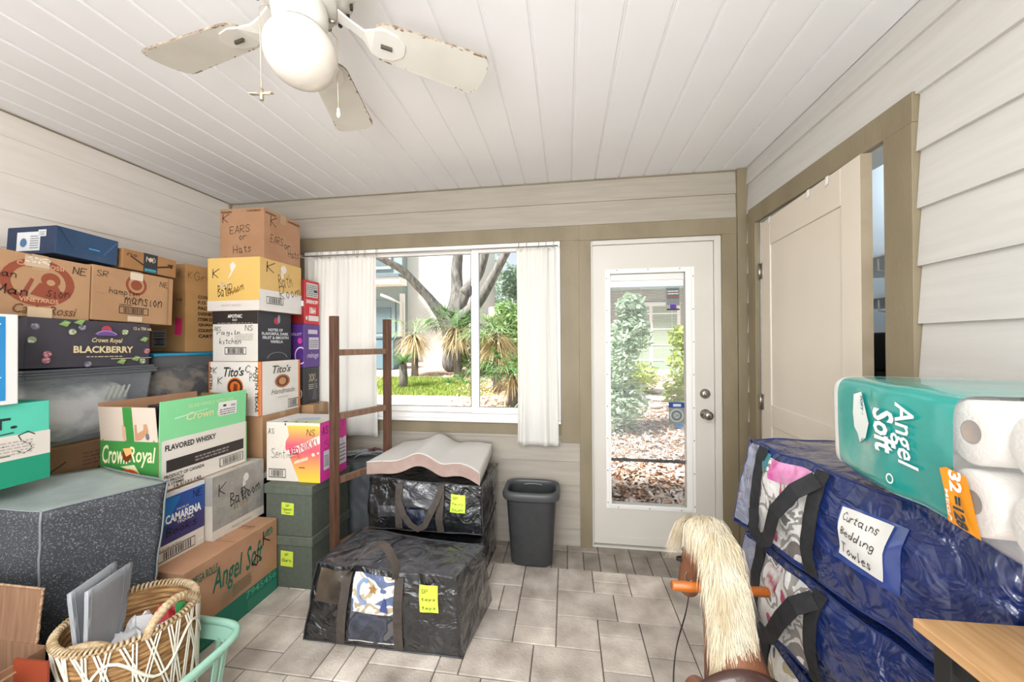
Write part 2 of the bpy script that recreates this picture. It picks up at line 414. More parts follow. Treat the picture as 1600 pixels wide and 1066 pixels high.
WX0, WX1, WZ0, WZ1 = -1.95, -0.037, 0.845, 2.066      # window opening
DX0, DX1, DZ1 = 0.165, 0.962, 2.045                    # back door opening
bm = bmesh.new()
zl = [.117 - .155 + .155 * i for i in range(18)]
zl = [-.04, .117, .261, .411, .57, .725, .88, 1.035, 1.19, 1.345, 1.5, 1.655, 1.81, 1.965, 2.12, 2.324, 2.49]
lap(bm, [(XL, WX0 - .07, 0, 2.17), (WX0 - .07, .09, 0, .75), (XL, XR, 2.17, ZC)], zl, lambda a, o, z: (a, YB - o, z))
for (a, b, z0, z1) in ((XL - .12, WX0, -.05, 2.5), (WX0, WX1, -.05, WZ0), (WX0, WX1, WZ1, 2.5), (WX1, DX0, -.05, 2.5), (DX0, DX1, DZ1, 2.5), (DX1, XR + .12, -.05, 2.5), (DX0, DX1, -.12, -.012)):
    box(bm, a, b, YB + .003, YB + .11, z0, z1)
struct('wall_back', bm, SIDE_B)
bm = bmesh.new()
zl = [.0 + i * .174 - .08 for i in range(16)]
zl = [z + (2.185 - zl[13]) for z in zl]
lap(bm, [(-2.05, YB, 0, ZC)], zl, lambda a, o, z: (XL + o, a, z), t=.006)
box(bm, XL - .12, XL - .001, -2.05, YB + .1, -.05, 2.5)
struct('wall_left', bm, SIDE_L)
# right wall with the door opening (hinge side far)
RY0, RY1, RZ1 = 1.497, 2.405, 2.085
bm = bmesh.new()
zl = [1.43 + .187 * i for i in range(-8, 7)]
lap(bm, [(-2.05, 1.383, 0, ZC), (1.383, 2.49, 2.19, ZC), (2.49, YB, 0, ZC)], zl, lambda a, o, z: (XR - o, a, z), t=.014)
for (a, b, z0, z1) in ((-2.05, RY0, -.05, 2.5), (RY1, YB + .1, -.05, 2.5), (RY0, RY1, RZ1, 2.5)): box(bm, XR + .003, XR + .12, a, b, z0, z1)
struct('wall_right', bm, SIDE_R)
# wall behind the camera with the wide opening to the rest of the lanai
bm = bmesh.new()
for (a, b, z0, z1) in ((XL, XR, -.05, .45), (XL, XR, 2.38, ZC), (XL, -2.45, .45, 2.38), (1.0, XR, .45, 2.38)): box(bm, a, b, -2.12, -2.05, z0, z1)
struct('wall_front', bm, SIDE_B)
# closet behind the right door: back wall, shelves brackets
bm = bmesh.new()
CL = mat('closet_paint', '#b4bec5', 0.7)
light('closet_fill', 'POINT', (1.5, 2.2, 2.35), (1.5, 2.2, 0), 9, (.92, .97, 1), shadow_soft_size=.04)  # added point lamp that brightens the closet behind the door gap
box(bm, 1.85, 1.9, 1.0, 2.9, 0, 2.5); box(bm, XR + .12, 1.9, 2.85, 2.9, 0, 2.5); box(bm, XR + .12, 1.9, 1.0, 1.05, 0, 2.5); box(bm, XR + .12, 1.9, 1.0, 2.9, 2.45, 2.5); box(bm, XR + .12, 1.9, 1.0, 2.9, -.05, 0)
struct('wall_closet', bm, CL)
t = thing('wire_shelf', 'white bracketed shelf glimpsed inside the dark closet through the door gap', 'shelf', (1.45, 1.7, 1.55))
for k, z in enumerate((0, .17)):
    bm = bmesh.new()
    box(bm, -.18, .4, -.2, .6, z, z + .008); obj('shelf_board', bm, VINYL, t)
    bm = bmesh.new(); tube(bm, [(-.16, .05, z), (-.16, .05, z - .05), (-.1, .05, z - .06)], .004, 6); obj('bracket', bm, VINYL, t)
t = thing('tool_case', 'black and yellow tool case in the closet seen through the door gap', 'case', (1.42, 1.8, 1.25))
bm = bmesh.new(); box(bm, -.12, .12, -.13, .13, 0, .16); obj('case_body', bm, ink('#222222'), t, bevel=.01)
bm = bmesh.new(); lathe(bm, [(.001, .0), (.035, .0), (.035, .004), (.001, .004)], 24, (-.02, -.136, .1), axis='y'); obj('round_badge', bm, ink('#c99a28'), t, label='yellow round badge')
t2 = thing('shelf_cabinet', 'grey cabinet under the tool case inside the closet', 'cabinet', (1.45, 1.8, 0))
bm = bmesh.new(); box(bm, -.2, .3, -.3, .3, 0, 1.22); obj('cabinet_body', bm, ink('#4c4f52'), t2, bevel=.004)
bm = bmesh.new(); box(bm, -.2, .3, -.305, -.3, .02, 1.2); obj('cabinet_door', bm, ink('#55585b'), t2)
bm = bmesh.new(); box(bm, -.19, .3, -.31, .31, 1.22, 1.245); obj('cabinet_top', bm, ink('#303234'), t2)

# trims
def trim(n, *bx, m=TAN):
    bm = bmesh.new()
    for b in bx: box(bm, *b)
    struct('trim_%d' % n, bm, m, bevel=.0015)
F = YB
trim(1, (-1.985, .09, F - .024, F, 2.066, 2.165), (.09, 1.078, F - .024, F, 2.062, 2.165))
trim(2, (WX1 + .002, .088, F - .022, F, .7, 2.066))
trim(3, (.088, .166, F - .0225, F, 0, 2.062))
trim(4, (.99, 1.078, F - .022, F, 0, 2.062))
trim(5, (1.080, XR, F - .03, F, 0, ZC - .002))
trim(6, (-1.985, WX1, F - .022, F, .745, .828))
trim(7, (-2.03, WX0 - .002, F - .022, F, .745, 2.066))
trim(8, (XR - .024, XR, 1.385, 2.49, RZ1 + .005, 2.19))
trim(9, (XR - .026, XR, 1.385, 1.495, 0, RZ1 + .004))
trim(10, (XR - .026, XR, 2.405, 2.49, 0, RZ1 + .004))
trim(11, (XL, XL + .02, YB - .02, YB, 0, ZC), (XL, XR, YB - .012, YB, ZC - .008, ZC - .001), (XL, XL + .014, -2, YB, ZC - .006, ZC - .001))

# window_1
w1 = bpy.data.objects.new('window_1', None); link(w1); w1['kind'] = 'structure'
GLASS = mat('window_glass', '#ffffff', 0.0, trans=1, spec=0.3)
GLASS.node_tree.nodes['Principled BSDF'].inputs['IOR'].default_value = 1.02
def frame(bm, x0, x1, z0, z1, y0, y1, t):
    tl, tr, tb, tt = t if isinstance(t, tuple) else (t,) * 4
    box(bm, x0, x0 + tl, y0, y1, z0, z1); box(bm, x1 - tr, x1, y0, y1, z0, z1)
    box(bm, x0 + tl, x1 - tr, y0, y1, z0, z0 + tb); box(bm, x0 + tl, x1 - tr, y0, y1, z1 - tt, z1)
bm = bmesh.new(); frame(bm, WX0, WX1, WZ0 - .012, WZ1, F - .018, F + .09, (.035, .035, .045, .03)); box(bm, WX0, WX1, F - .05, F - .018, WZ0 - .018, WZ0 + .003)
obj('window_frame', bm, VINYL, w1, bevel=.003)
bm = bmesh.new(); frame(bm, WX0 + .036, -.621, .879, 2.036, F + .03, F + .055, (.03, .052, .04, .02)); obj('fixed_sash', bm, VINYL, w1, bevel=.002)
bm = bmesh.new(); frame(bm, -.66, WX1 - .036, .879, 2.036, F + .0, F + .027, (.052, .04, .045, .025)); obj('sliding_sash', bm, VINYL, w1, bevel=.002)
bm = bmesh.new(); frame(bm, WX0 + .066, -.673, .919, 2.016, F + .028, F + .0295, .004); frame(bm, -.608, WX1 - .076, .924, 2.011, F - .0015, F - .0002, .004); obj('gasket', bm, ink('#4a4c4e'), w1)
bm = bmesh.new(); box(bm, WX0 + .066, -.673, F + .041, F + .044, .919, 2.016); obj('pane', bm, GLASS, w1)
bm = bmesh.new(); box(bm, -.608, WX1 - .076, F + .012, F + .015, .924, 2.011); obj('pane', bm, GLASS, w1)
bm = bmesh.new(); box(bm, -.672, -.664, F - .012, F + .03, 1.72, 1.78); obj('window_latch', bm, ink('#5a5c5e'), w1)

# door_1: back door with full lite and blinds between the glass
d1 = bpy.data.objects.new('door_1', None); link(d1); d1['kind'] = 'structure'
DW = mat('door_white', '#d5d1c8', 0.4, '#d0ccc2', 2)
bm = bmesh.new()
gx0, gx1, gz0, gz1 = .295, .775, .292, 1.835
dy0, dy1 = F + .012, F + .055
for b in ((.18, gx0, dy0, dy1, .022, 2.03), (gx1, .948, dy0, dy1, .022, 2.03), (gx0, gx1, dy0, dy1, .022, gz0), (gx0, gx1, dy0, dy1, gz1, 2.03)): box(bm, *b)
obj('door_slab', bm, DW, d1)
bm = bmesh.new(); frame(bm, .166, .99, 0.0, 2.062, F - .004, F + .1, (.013, .04, .012, .03)); obj('door_jamb', bm, DW, d1, bevel=.002)
bm = bmesh.new(); box(bm, .18, .948, F + .004, F + .012, .024, .075); obj('door_sweep', bm, DW, d1, bevel=.002)
bm = bmesh.new(); frame(bm, .262, .832, .262, 1.868, F + .006, F + .0119, (.02, .02, .02, .02)); frame(bm, .282, .81, .277, 1.853, F + .0, F + .0118, (.014, .036, .016, .018)); obj('lite_frame', bm, VINYL, d1, bevel=.002)
bm = bmesh.new()
for k in range(8):
    z = .30 + k * .215
    for x in (.272, .822): lathe(bm, [(.0005, -.001), (.0035, -.001), (.0035, .001)], 8, (x, F + .005, z), axis='y')
for x in (.34, .54, .74):
    for z in (.272, 1.858): lathe(bm, [(.0005, -.001), (.0035, -.001), (.0035, .001)], 8, (x, F + .005, z), axis='y')
obj('frame_screws', bm, ink('#33302c'), d1)
for y in (F + .018, F + .05):
    bm = bmesh.new(); box(bm, gx0, gx1, y, y + .002, gz0, gz1); obj('pane', bm, GLASS, d1)
bm = bmesh.new(); n_ = 118
for i in range(n_):
    z = .60 + i * (1.83 - .60) / n_
    box(bm, gx0 + .004, gx1 - .004, F + .028, F + .039, z, z + .0014)
for x in (.375, .5, .695): box(bm, x, x + .0012, F + .026, F + .0275, .59, 1.83)
obj('blind_slats', bm, mat('blind', '#f2f3f5', 0.4, translucent=.5), d1)
bm = bmesh.new(); box(bm, gx0 + .003, gx1 - .003, F + .026, F + .042, .572, .592); obj('blind_bottom_rail', bm, ink('#56585a'), d1, bevel=.002, label='dark grey blind bottom rail')
bm = bmesh.new(); box(bm, gx0 + .003, gx1 - .003, F + .024, F + .044, 1.79, 1.832); obj('blind_headrail', bm, VINYL, d1)
bm = bmesh.new(); box(bm, .787, .798, F - .004, F, 1.40, 1.44); obj('blind_slider', bm, VINYL, d1, bevel=.002)
NICK = mat('satin_nickel', '#a8a29a', 0.28, metal=1)
bm = bmesh.new(); lathe(bm, [(.001, 0), (.001, -.022), (.02, -.02), (.031, -.006), (.033, 0)], 28, (.893, F + .012, 1.037), axis='y'); lathe(bm, [(.012, -.022), (.012, -.026), (.001, -.026)], 20, (.893, F + .012, 1.037), axis='y'); box(bm, .889, .897, F - .026, F - .014, 1.024, 1.05)
obj('deadbolt', bm, NICK, d1, smooth=False)
bm = bmesh.new(); lathe(bm, [(.033, 0), (.031, -.008), (.014, -.012), (.012, -.03), (.022, -.036), (.029, -.05), (.027, -.066), (.014, -.073), (.001, -.074)], 28, (.893, F + .012, .905), axis='y')
obj('door_knob', bm, NICK, d1)
# stickers on the glass
bm = bmesh.new(); lathe(bm, [(.001, 0), (.001, 0)], 3, (0, 0, 0)); bm.free()
t = thing('security_sticker', 'grey security notice with purple strip on upper right of the back door glass', 'sticker', (.655, F + .0165, 1.585))
bm = bmesh.new(); box(bm, 0, .088, 0, .0006, 0.03, .15); obj('sticker_sheet', bm, ink('#8f9794'), t)
print_on(t, 'printed_design', (0, 0, .0), (1, 0, 0), (0, 0, 1), .088, .15, [('r', .06, .24, .94, .96, '#5f6664'), ('ln', .12, .7, .9, .92, 2, '#d8d8d4'), ('ln', .12, .56, .9, .66, 1, '#b33a3a'), ('r', .06, .24, .94, .5, '#79807d'), ('r', .3, .02, .72, .25, '#5a2aa0'), ('r', .04, .0, .96, .07, '#2b2b30')], base=.0003)
t = thing('round_seal_sticker', 'blue topped sticker with a round emblem low on the back door glass', 'sticker', (.668, F + .0165, .838))
bm = bmesh.new(); box(bm, 0, .098, 0, .0006, 0, .14); obj('sticker_sheet', bm, ink('#7d8583'), t)
print_on(t, 'printed_design', (0, 0, .0), (1, 0, 0), (0, 0, 1), .098, .14, [('r', 0, .74, 1, 1, '#1d3f8a'), ('r', .28, .8, .78, .92, '#c9d0d6'), ('o', .5, .38, .44, .31, .84, '#b9bdb8'), ('o', .5, .38, .3, .21, .8, '#5c6462'), ('e', .5, .38, .2, .14, '#a9aea9'), ('t', '24', .38, .32, .62, .44, '#3a403e')], base=.0003)

# door_2: panel door in right wall, ajar into the room
d2 = bpy.data.objects.new('door_2', None); link(d2); d2['kind'] = 'structure'
d2.location = (XR - .004, 2.385, 0); ang = 0.066; d2.rotation_euler = (0, 0, -ang)
CR = mat('door_cream', '#ded4c4', 0.4, '#d8cebe', 2)
L_ = .835; zt = 2.072
bm = bmesh.new()
def dslab(a0, a1, z0, z1, x0=-.0, x1=.036): box(bm, x0, x1, -a1, -a0, z0, z1)
m_ = .115
dslab(0, m_, .02, zt); dslab(L_ - m_, L_, .02, zt); dslab(m_, L_ - m_, 1.92, zt); dslab(m_, L_ - m_, .02, .22); dslab(m_, L_ - m_, .90, 1.02); dslab(m_, L_ - m_, .22, 1.92, .007, .03)
for z0, z1 in ((.25, .87), (1.05, 1.89)):
    hexa(bm, [(.007, -(L_ - m_ - .03), z0), (.0075, -(L_ - m_ - .03), z0), (.0075, -(m_ + .03), z0), (.007, -(m_ + .03), z0), (.003, -(L_ - m_ - .05), z0 + .02), (.0075, -(L_ - m_ - .05), z0 + .02), (.0075, -(m_ + .05), z0 + .02), (.003, -(m_ + .05), z0 + .02)]) if False else None
obj('door_panel', bm, CR, d2, bevel=.003)
bm = bmesh.new(); box(bm, -.0002, .0365, -L_ - .001, -L_ + .0002, .02, zt); obj('door_edge', bm, mat('bare_edge', '#9d8f78', .6, '#8f816b', 8), d2, label='tan painted leading edge')
for z in (1.79, 1.02, .25):
    bm = bmesh.new(); box(bm, -.004, .0, -.03, .015, z - .045, z + .045); tube(bm, [(-.006, .004, z - .047), (-.006, .004, z + .047)], .006, 8); obj('hinge', bm, NICK, d2)
for a, z in ((.64, 2.05), (.50, 2.055), (.12, 2.05)):
    bm = bmesh.new(); strip(bm, [(.02, -a, zt + .001), (-.003, -a, zt + .001), (-.004, -a, zt - .03), (-.012, -a, zt - .038)], (0, 1, 0), .018, .0015); obj('over_door_hook', bm, VINYL, d2)

# ------------------------------------------------------------------ ceiling fan
FW = mat('fan_white', '#cfccc4', 0.35)
FB = mat('fan_blade', '#c9c5bb', 0.5, '#beb9ad', 5)
CHIP = mat('chipped_paint', '#c9c5bb', 0.6, '#7a6650', 45, lo=.58, hi=.62)
RUST = mat('worn_edge', '#6b5a48', 0.9, '#a89a88', 60)
fx, fy = -.668, .85
fan = thing('ceiling_fan', 'white five-blade ceiling fan with frosted globe lamp and worn blade edges', 'ceiling fan', (fx, fy, ZC), (0, -.025, 0))
bm = bmesh.new(); lathe(bm, [(.001, 0), (.075, 0), (.078, -.03), (.05, -.06), (.035, -.065), (.035, -.085)], 36); obj('canopy', bm, FW, fan)
bm = bmesh.new(); lathe(bm, [(.03, -.075), (.09, -.085), (.125, -.11), (.135, -.15), (.13, -.185), (.10, -.205), (.085, -.215), (.085, -.24), (.001, -.24)], 40); obj('motor_housing', bm, FW, fan)
for k in range(20):
    a = 2 * PI * k / 20
    if k == 0:
        bm = bmesh.new()
        box(bm, .117, .1245, -.004, .004, -.205, -.188); v0 = obj('cooling_slot', bm, ink('#2c2c2a'), fan); v0.rotation_euler = (0, 0, 0)
    else:
        c = v0.copy(); C.objects.link(c); c.parent = fan; c.rotation_euler = (0, 0, a)
GL_ = mat('frosted_globe', '#cfc8bc', 0.15, coat=.4)
bm = bmesh.new(); lathe(bm, [(.062, -.24), (.066, -.262), (.062, -.29), (.052, -.302)], 36); obj('lamp_holder', bm, FW, fan)
for k in range(3):
    a = .5 + k * 2 * PI / 3
    bm = bmesh.new(); tube(bm, [(.066 * math.cos(a), .066 * math.sin(a), -.262), (.082 * math.cos(a), .082 * math.sin(a), -.262)], .005, 8); obj('thumb_screw', bm, NICK, fan)
bm = bmesh.new()
gp = [(.05, -.285), (.053, -.297)]
for k in range(1, 19):
    t_ = k / 18; a = PI * (.14 + .86 * t_)
    gp.append((max(.085 * math.sin(a), .0008), -.366 + .078 * math.cos(a)))
lathe(bm, gp, 40); obj('globe_shade', bm, GL_, fan)
for bi, adeg in enumerate((37, 106, 171, 244, 316)):
    a = math.radians(adeg)
    h = bpy.data.objects.new('blade_mount', None)
    bm = bmesh.new(); zb = -.262
    out = []; ns = 26
    # outline of the blade, local x outward
    def hw(s): return .052 + .016 * s - .0
    up = []; dn = []
    for i in range(ns + 1):
        s = i / ns; x = .175 + .328 * s
        w_ = hw(s)
        if s < .12: w_ *= math.sqrt(max(.12, 1 - ((.12 - s) / .12) ** 2 * .55))
        if s > .93: w_ *= 1 - ((s - .93) / .07) ** 2 * .28
        up.append((x, w_)); dn.append((x, -w_))
    up.append((.509, .02)); dn.append((.509, -.02))
    tilt = math.tan(math.radians(12))
    ol = up + dn[::-1]
    top = [bm.verts.new((x, y, zb + .003 - y * tilt)) for x, y in ol]; bot = [bm.verts.new((x, y, zb - .003 - y * tilt)) for x, y in ol]
    inn = [bm.verts.new((.35 + (x - .35) * .975, y * .92, zb - .003 - y * .92 * tilt)) for x, y in ol]
    bm.faces.new(top); bm.faces.new(inn[::-1])
    for i in range(len(ol)):
        j = (i + 1) % len(ol); bm.faces.new((bot[i], bot[j], inn[j], inn[i])).material_index = 2
    for i in range(len(ol)):
        j = (i + 1) % len(ol); bm.faces.new((top[j], top[i], bot[i], bot[j])).material_index = 1
    bl = obj('fan_blade', bm, [FB, RUST, CHIP], fan); bl.rotation_euler = (0, 0, a)
    bm = bmesh.new()
    oi = [(.085, .02), (.12, .014), (.15, .016), (.175, .034), (.2, .042), (.235, .036), (.258, .018), (.262, 0)]
    oi = oi + [(x, -y) for x, y in oi[::-1][1:]]
    tp = []; bt = []
    for x, y in oi:
        zz = zb + .004 + .036 * max(0, min(1, (.17 - x) / .08)); ty = -y * tilt if x > .15 else 0
        tp.append(bm.verts.new((x, y, zz - .007 + ty))); bt.append(bm.verts.new((x, y, zz - .013 + ty)))
    n_ = len(oi)
    for i in range(n_ // 2):
        j = n_ - 1 - i
        if i + 1 < j - 1:
            bm.faces.new((tp[i], tp[i + 1], tp[j - 1], tp[j])); bm.faces.new((bt[j], bt[j - 1], bt[i + 1], bt[i]))
        elif i + 1 == j - 1:
            bm.faces.new((tp[i], tp[i + 1], tp[j])); bm.faces.new((bt[j], bt[i + 1], bt[i]))
    for i in range(n_):
        j = (i + 1) % n_; bm.faces.new((tp[j], tp[i], bt[i], bt[j]))
    br = obj('blade_iron', bm, FW, fan, bevel=.0015); br.rotation_euler = (0, 0, a)
    bm = bmesh.new(); box(bm, .195, .225, -.003, .003, zb - .0175, zb - .0085); sl = obj('screw_slot', bm, ink('#4a443a'), br)
CHN = mat('chain', '#b7a893', .35, metal=.7)
def fan_chain(px, py, ztop, zbot, kind):
    bm = bmesh.new(); tube(bm, [(px * .55, py * .55, ztop + .004), (px * .85, py * .85, ztop), (px, py, ztop - .01), (px, py, zbot)], .0014, 6); ch = obj('pull_chain', bm, CHN, fan)
    bm = bmesh.new()
    if kind: # little fan shaped pull
        tube(bm, [(px, py, zbot), (px, py, zbot - .028)], .0045, 8)
        tube(bm, [(px - .026, py, zbot - .010), (px + .026, py, zbot - .014)], [.003, .003], 6)
        strip(bm, [(px - .03, py - .003, zbot - .01), (px - .008, py, zbot - .012)], (0, 1, 0), .008, .002); strip(bm, [(px + .008, py, zbot - .012), (px + .03, py, zbot - .014)], (0, 1, 0), .008, .002)
    else: lathe(bm, [(.001, .004), (.004, 0), (.004, -.008), (.0055, -.012), (.005, -.02), (.001, -.024)], 12, (px, py, zbot))
    obj('pull_knob', bm, CHN if kind else FW, ch)
fan_chain(-.075, -.045, -.262, -.475, 1)
fan_chain(.05, .075, -.262, -.465, 0)
# ------------------------------------------------------------------ stacked boxes, left side
# big brown toilet-paper carton on the floor
GRN = '#11705a'; DG = '#1c6b56'
b = carton('cardboard_box', 'long green-striped brown carton on the floor under the blue and silver cartons', -1.98, -1.622, 1.369, 1.888, 0, .395, [KRAFT_P, KRAFT_P], tape=False)
prr(b, [('r', 0, 0, 1, .30, GRN), ('r', .62, .02, .99, .16, '#2f7f66'), ('t', '7945456', .60, .19, .98, .285, '#5aa58c', .01), ('t', 'Angel', .25, .48, .56, .84, DG, .012, .25), ('t', 'Soft', .60, .55, .80, .85, DG, .012, .25),
        ('t', '45 MEGA ROLLS', .02, .80, .30, .90, DG, .01), ('h', 'K', .80, .74, .92, .93, BK, .5), ('h', 'o', .66, .53, .78, .68, BK, .35),
        ('ln', .34, .33, .50, .50, 5, '#8a8068'), ('ln', .45, .36, .66, .52, 5, '#5c6b52'), ('ln', .06, .05, .3, .1, 2, '#4c957c'), ('o', .88, .88, .05, .05, .5, '#5b7a63')])
pt(b, [('h', 'cars', .25, .5, .7, .62, '#5b4a3c', .3), ('h', 'bed rm', .3, .72, .9, .86, '#5b4a3c', .3)])
# blue tequila carton
BLUE = mat('carton_blue', '#2c4a86', .5, '#1b2f63', 9, lo=.4, hi=.62); NAVY = card('#2a2c5c')
b = carton('cardboard_box', 'blue and white liquor carton standing on the long brown carton, left of the silver one', -2.08, -1.782, 1.378, 1.606, .395, .705, [card('#e4ddd0'), card('#d9d0c2'), card('#e0dacd')], tape=False)
prr(b, [('r', 0, .27, 1, 1, '#3b3768'), ('r', 0, .55, 1, 1, '#2a4f96'), ('p', [(0, .27), (.5, .9), (0, .96)], '#1e6fb4'), ('p', [(0, .27), (.32, .5), (0, .62)], '#25436f'), ('r', 0, .94, 1, 1, '#cfd0d6'),
        ('t', 'CAMARENA', .20, .55, .92, .68, '#f1efe9', .035), ('t', 'TEQUILA', .42, .49, .76, .54, '#e6e4dc', .01), ('t', 'FAMILIA', .42, .70, .66, .73, '#e6e4dc'), ('h', 'Books', .20, .36, .84, .50, '#14142c', .6), ('h', 'AS', .02, .72, .2, .86, '#14142c'), ('h', 'NE', .74, .78, .95, .9, '#14142c'),
        ('bar', .06, .05, .78, .20), ('ln', .08, .215, .5, .235, 1, '#55504a'), ('ln', .82, .1, .97, .13, 1, '#333')])
# silver carton
b = carton('cardboard_box', 'silver grey wine carton marked bath room, standing between the blue carton and the olive boxes', -2.05, -1.745, 1.614, 1.93, .395, .712, [card('#cfc8bc'), card('#c9b9ab'), card('#bdb9b0')], tape=False)
prr(b, [('r', .0, .15, 1, 1, mat('silver_print', '#a09e98', .35, '#8d8b86', 14)), ('r', 0, 0, 1, .15, '#d2ccc0'), ('e', .62, .80, .055, .07, '#d9d8d2'), ('e', .58, .70, .03, .07, '#cfcec8'), ('h', 'K', .10, .66, .24, .86, BK, .45), ('h', 'Bath', .30, .42, .66, .66, BK, .5, .12), ('h', 'Room', .52, .44, .90, .68, BK, .45, .2), ('h', 'lilys', .38, .32, .66, .46, '#9a7a33', .6, .1), ('t', 'PINOT GRIGIO', .34, .05, .72, .08, '#8c867c')]
   + [('e', random.random() * .96 + .02, random.random() * .8 + .17, .006, .006, '#c4c2bc') for _ in range(46)], label='silver print with handwriting')
pf(b, [('r', 0, .55, 1, 1, '#a7a49d')])
# open green carton with upright flaps
r = thing('cardboard_box', 'open green and white whisky carton with raised flaps, on the silver carton', 'box', (-1.945, 1.6305, .7135))
w, d, h = .31, .455, .229; tk = .004
GRC = card('#3c8a3c', '#37823a'); MINT = card('#86d79a', '#7fd094'); WHC = card('#dcd7cd'); PK = card('#d2bfae')
bm = bmesh.new()
box(bm, -w / 2, w / 2, -d / 2, d / 2, 0, tk, mi=1); box(bm, -w / 2, w / 2, -d / 2, -d / 2 + tk, tk, h, mi=[1, 1, 0, 1, 1, 1]); box(bm, -w / 2, w / 2, d / 2 - tk, d / 2, tk, h, mi=1)
box(bm, -w / 2, -w / 2 + tk, -d / 2 + tk, d / 2 - tk, tk, h, mi=1); box(bm, w / 2 - tk, w / 2, -d / 2 + tk, d / 2 - tk, tk, h, mi=[1, 1, 1, 2, 1, 1])
obj('carton_body', bm, [GRC, KRAFT, WHC], r)
fl = bmesh.new(); hexa(fl, [(-w / 2 + .004, -d / 2, h), (w / 2 - .004, -d / 2, h), (w / 2 - .004, -d / 2 + .003, h), (-w / 2 + .004, -d / 2 + .003, h), (-w / 2 + .004, -d / 2 - .012, h + .155), (w / 2 - .004, -d / 2 - .012, h + .155), (w / 2 - .004, -d / 2 - .009, h + .155), (-w / 2 + .004, -d / 2 - .009, h + .155)])
o = obj('front_flap', fl, PK, r, label='pale flap with green stripe')
print_on(o, 'printed_flap', (-w / 2 + .004, -d / 2 - .0005, h), (1, 0, 0), Vector((0, -.012, .155)).normalized(), w - .008, .155, [('r', .44, .0, .60, 1, '#3c8a3c'), ('p', [(.42, .0), (.47, .03), (.47, .42), (.41, .5), (.40, .2)], '#c9a489'), ('p', [(.62, .03), (.72, .06), (.86, .3), (.84, .52), (.79, .52), (.78, .35), (.66, .24), (.66, .5), (.63, .5)], '#c08f6c'), ('e', .84, .16, .03, .1, '#6f6a72'), ('e', .05, .03, .012, .02, '#5c5c50'), ('e', .95, .03, .012, .02, '#5c5c50')])
fl = bmesh.new(); hexa(fl, [(w / 2 - .003, -d / 2 + .003, h), (w / 2, -d / 2 + .003, h), (w / 2, d / 2 - .003, h), (w / 2 - .003, d / 2 - .003, h), (w / 2 + .003, -d / 2 + .003, h + .178), (w / 2 + .006, -d / 2 + .003, h + .178), (w / 2 + .006, d / 2 - .003, h + .178), (w / 2 + .003, d / 2 - .003, h + .178)])
o = obj('side_flap', fl, MINT, r, label='light mint green flap')
print_on(o, 'printed_flap', (w / 2 + .0005, -d / 2 + .003, h), (0, 1, 0), Vector((.006, 0, .178)).normalized(), d - .006, .178, [('t', 'GLASS HANDLE WITH CARE', .28, .74, .82, .84, '#c3e3a9', .02), ('t', 'Crown Royal', .26, .34, .86, .62, '#e0dca6', .015, .3), ('p', [(.14, .5), (.5, .62), (.5, .64), (.14, .54)], '#bfe8c4'), ('r', .62, .34, .86, .74, '#e3e2df'), ('ln', .64, .37, .84, .56, 3, '#66625e'), ('r', .68, .60, .72, .66, '#222222'), ('ln', .78, .58, .85, .66, 2, '#44403c')])
fl = bmesh.new(); hexa(fl, [(-w / 2, -d / 2, h), (-w / 2 + .003, -d / 2, h), (-w / 2 + .003, d / 2, h), (-w / 2, d / 2, h), (-w / 2 - .012, -d / 2, h + .17), (-w / 2 - .009, -d / 2, h + .17), (-w / 2 - .009, d / 2, h + .165), (-w / 2 - .012, d / 2, h + .165)])
o = obj('side_flap', fl, KRAFT_P, r, label='bare brown flap at the back')
fl = bmesh.new(); hexa(fl, [(-w / 2 + .004, d / 2 - .003, h), (w / 2 - .004, d / 2 - .003, h), (w / 2 - .004, d / 2, h), (-w / 2 + .004, d / 2, h), (-w / 2 + .004, d / 2 + .012, h + .155), (w / 2 - .004, d / 2 + .012, h + .155), (w / 2 - .004, d / 2 + .015, h + .155), (-w / 2 + .004, d / 2 + .015, h + .155)])
obj('rear_flap', fl, KRAFT_D, r)
bm = bmesh.new(); box(bm, -w / 2 + .01, w / 2 - .02, .02, .023, tk, h + .06); box(bm, .01, .013, -d / 2 + .01, d / 2 - .02, tk, h + .045); obj('bottle_divider', bm, GRC, r)
print_on(r, 'printed_front', els=[('t', 'Crown', .04, .55, .48, .92, '#e8e2b4', .015, .2), ('t', 'Royal', .50, .50, .96, .90, '#e8e2b4', .015, .2), ('e', .47, .74, .08, .14, '#7a2f14'), ('p', [(.40, .86), (.54, .88), (.57, .78), (.46, .70)], '#e3b26a'), ('p', [(.36, .5), (.6, .55), (.7, .36), (.62, .4)], '#d9d6a8'), ('o', .52, .06, .26, .40, .62, '#c65a1c', 0, 180), ('o', .52, .06, .23, .34, .9, '#8c2f10', 0, 180), ('o', .52, .06, .16, .24, .9, '#e0c060', 0, 180), ('e', .52, .06, .14, .2, '#2f6a2c')], O=(-w / 2, -d / 2, 0), U=(1, 0, 0), V=(0, 0, 1), w=w, h=h)
print_on(r, 'printed_side', els=[('t', 'FLAVORED WHISKY', .06, .78, .60, .90, '#20201e', .03), ('r', .07, .36, .96, .60, '#2e2b2a'), ('ln', .36, .42, .76, .55, 2, '#8c8884'), ('t', 'PRODUCT OF CANADA', .05, .24, .46, .31, '#2a2826', .02), ('t', '35 PROOF', .05, .16, .24, .22, '#2a2826', .02), ('t', '6 ITEMS', .08, .09, .24, .145, '#2a2826', .02), ('t', '14.5/131.143', .14, .02, .42, .08, '#2a2826', .02), ('bar', .64, .10, .95, .30), ('r', .985, 0, 1, 1, '#86d79a'), ('r', 0, 0, .018, 1, '#86d79a')], O=(w / 2, -d / 2, 0), U=(0, 1, 0), V=(0, 0, 1), w=d, h=h)
t = thing('black_bottle_case', 'black cased bottle neck poking out of the open green carton', 'bottle', (-1.862, 1.47, .9))
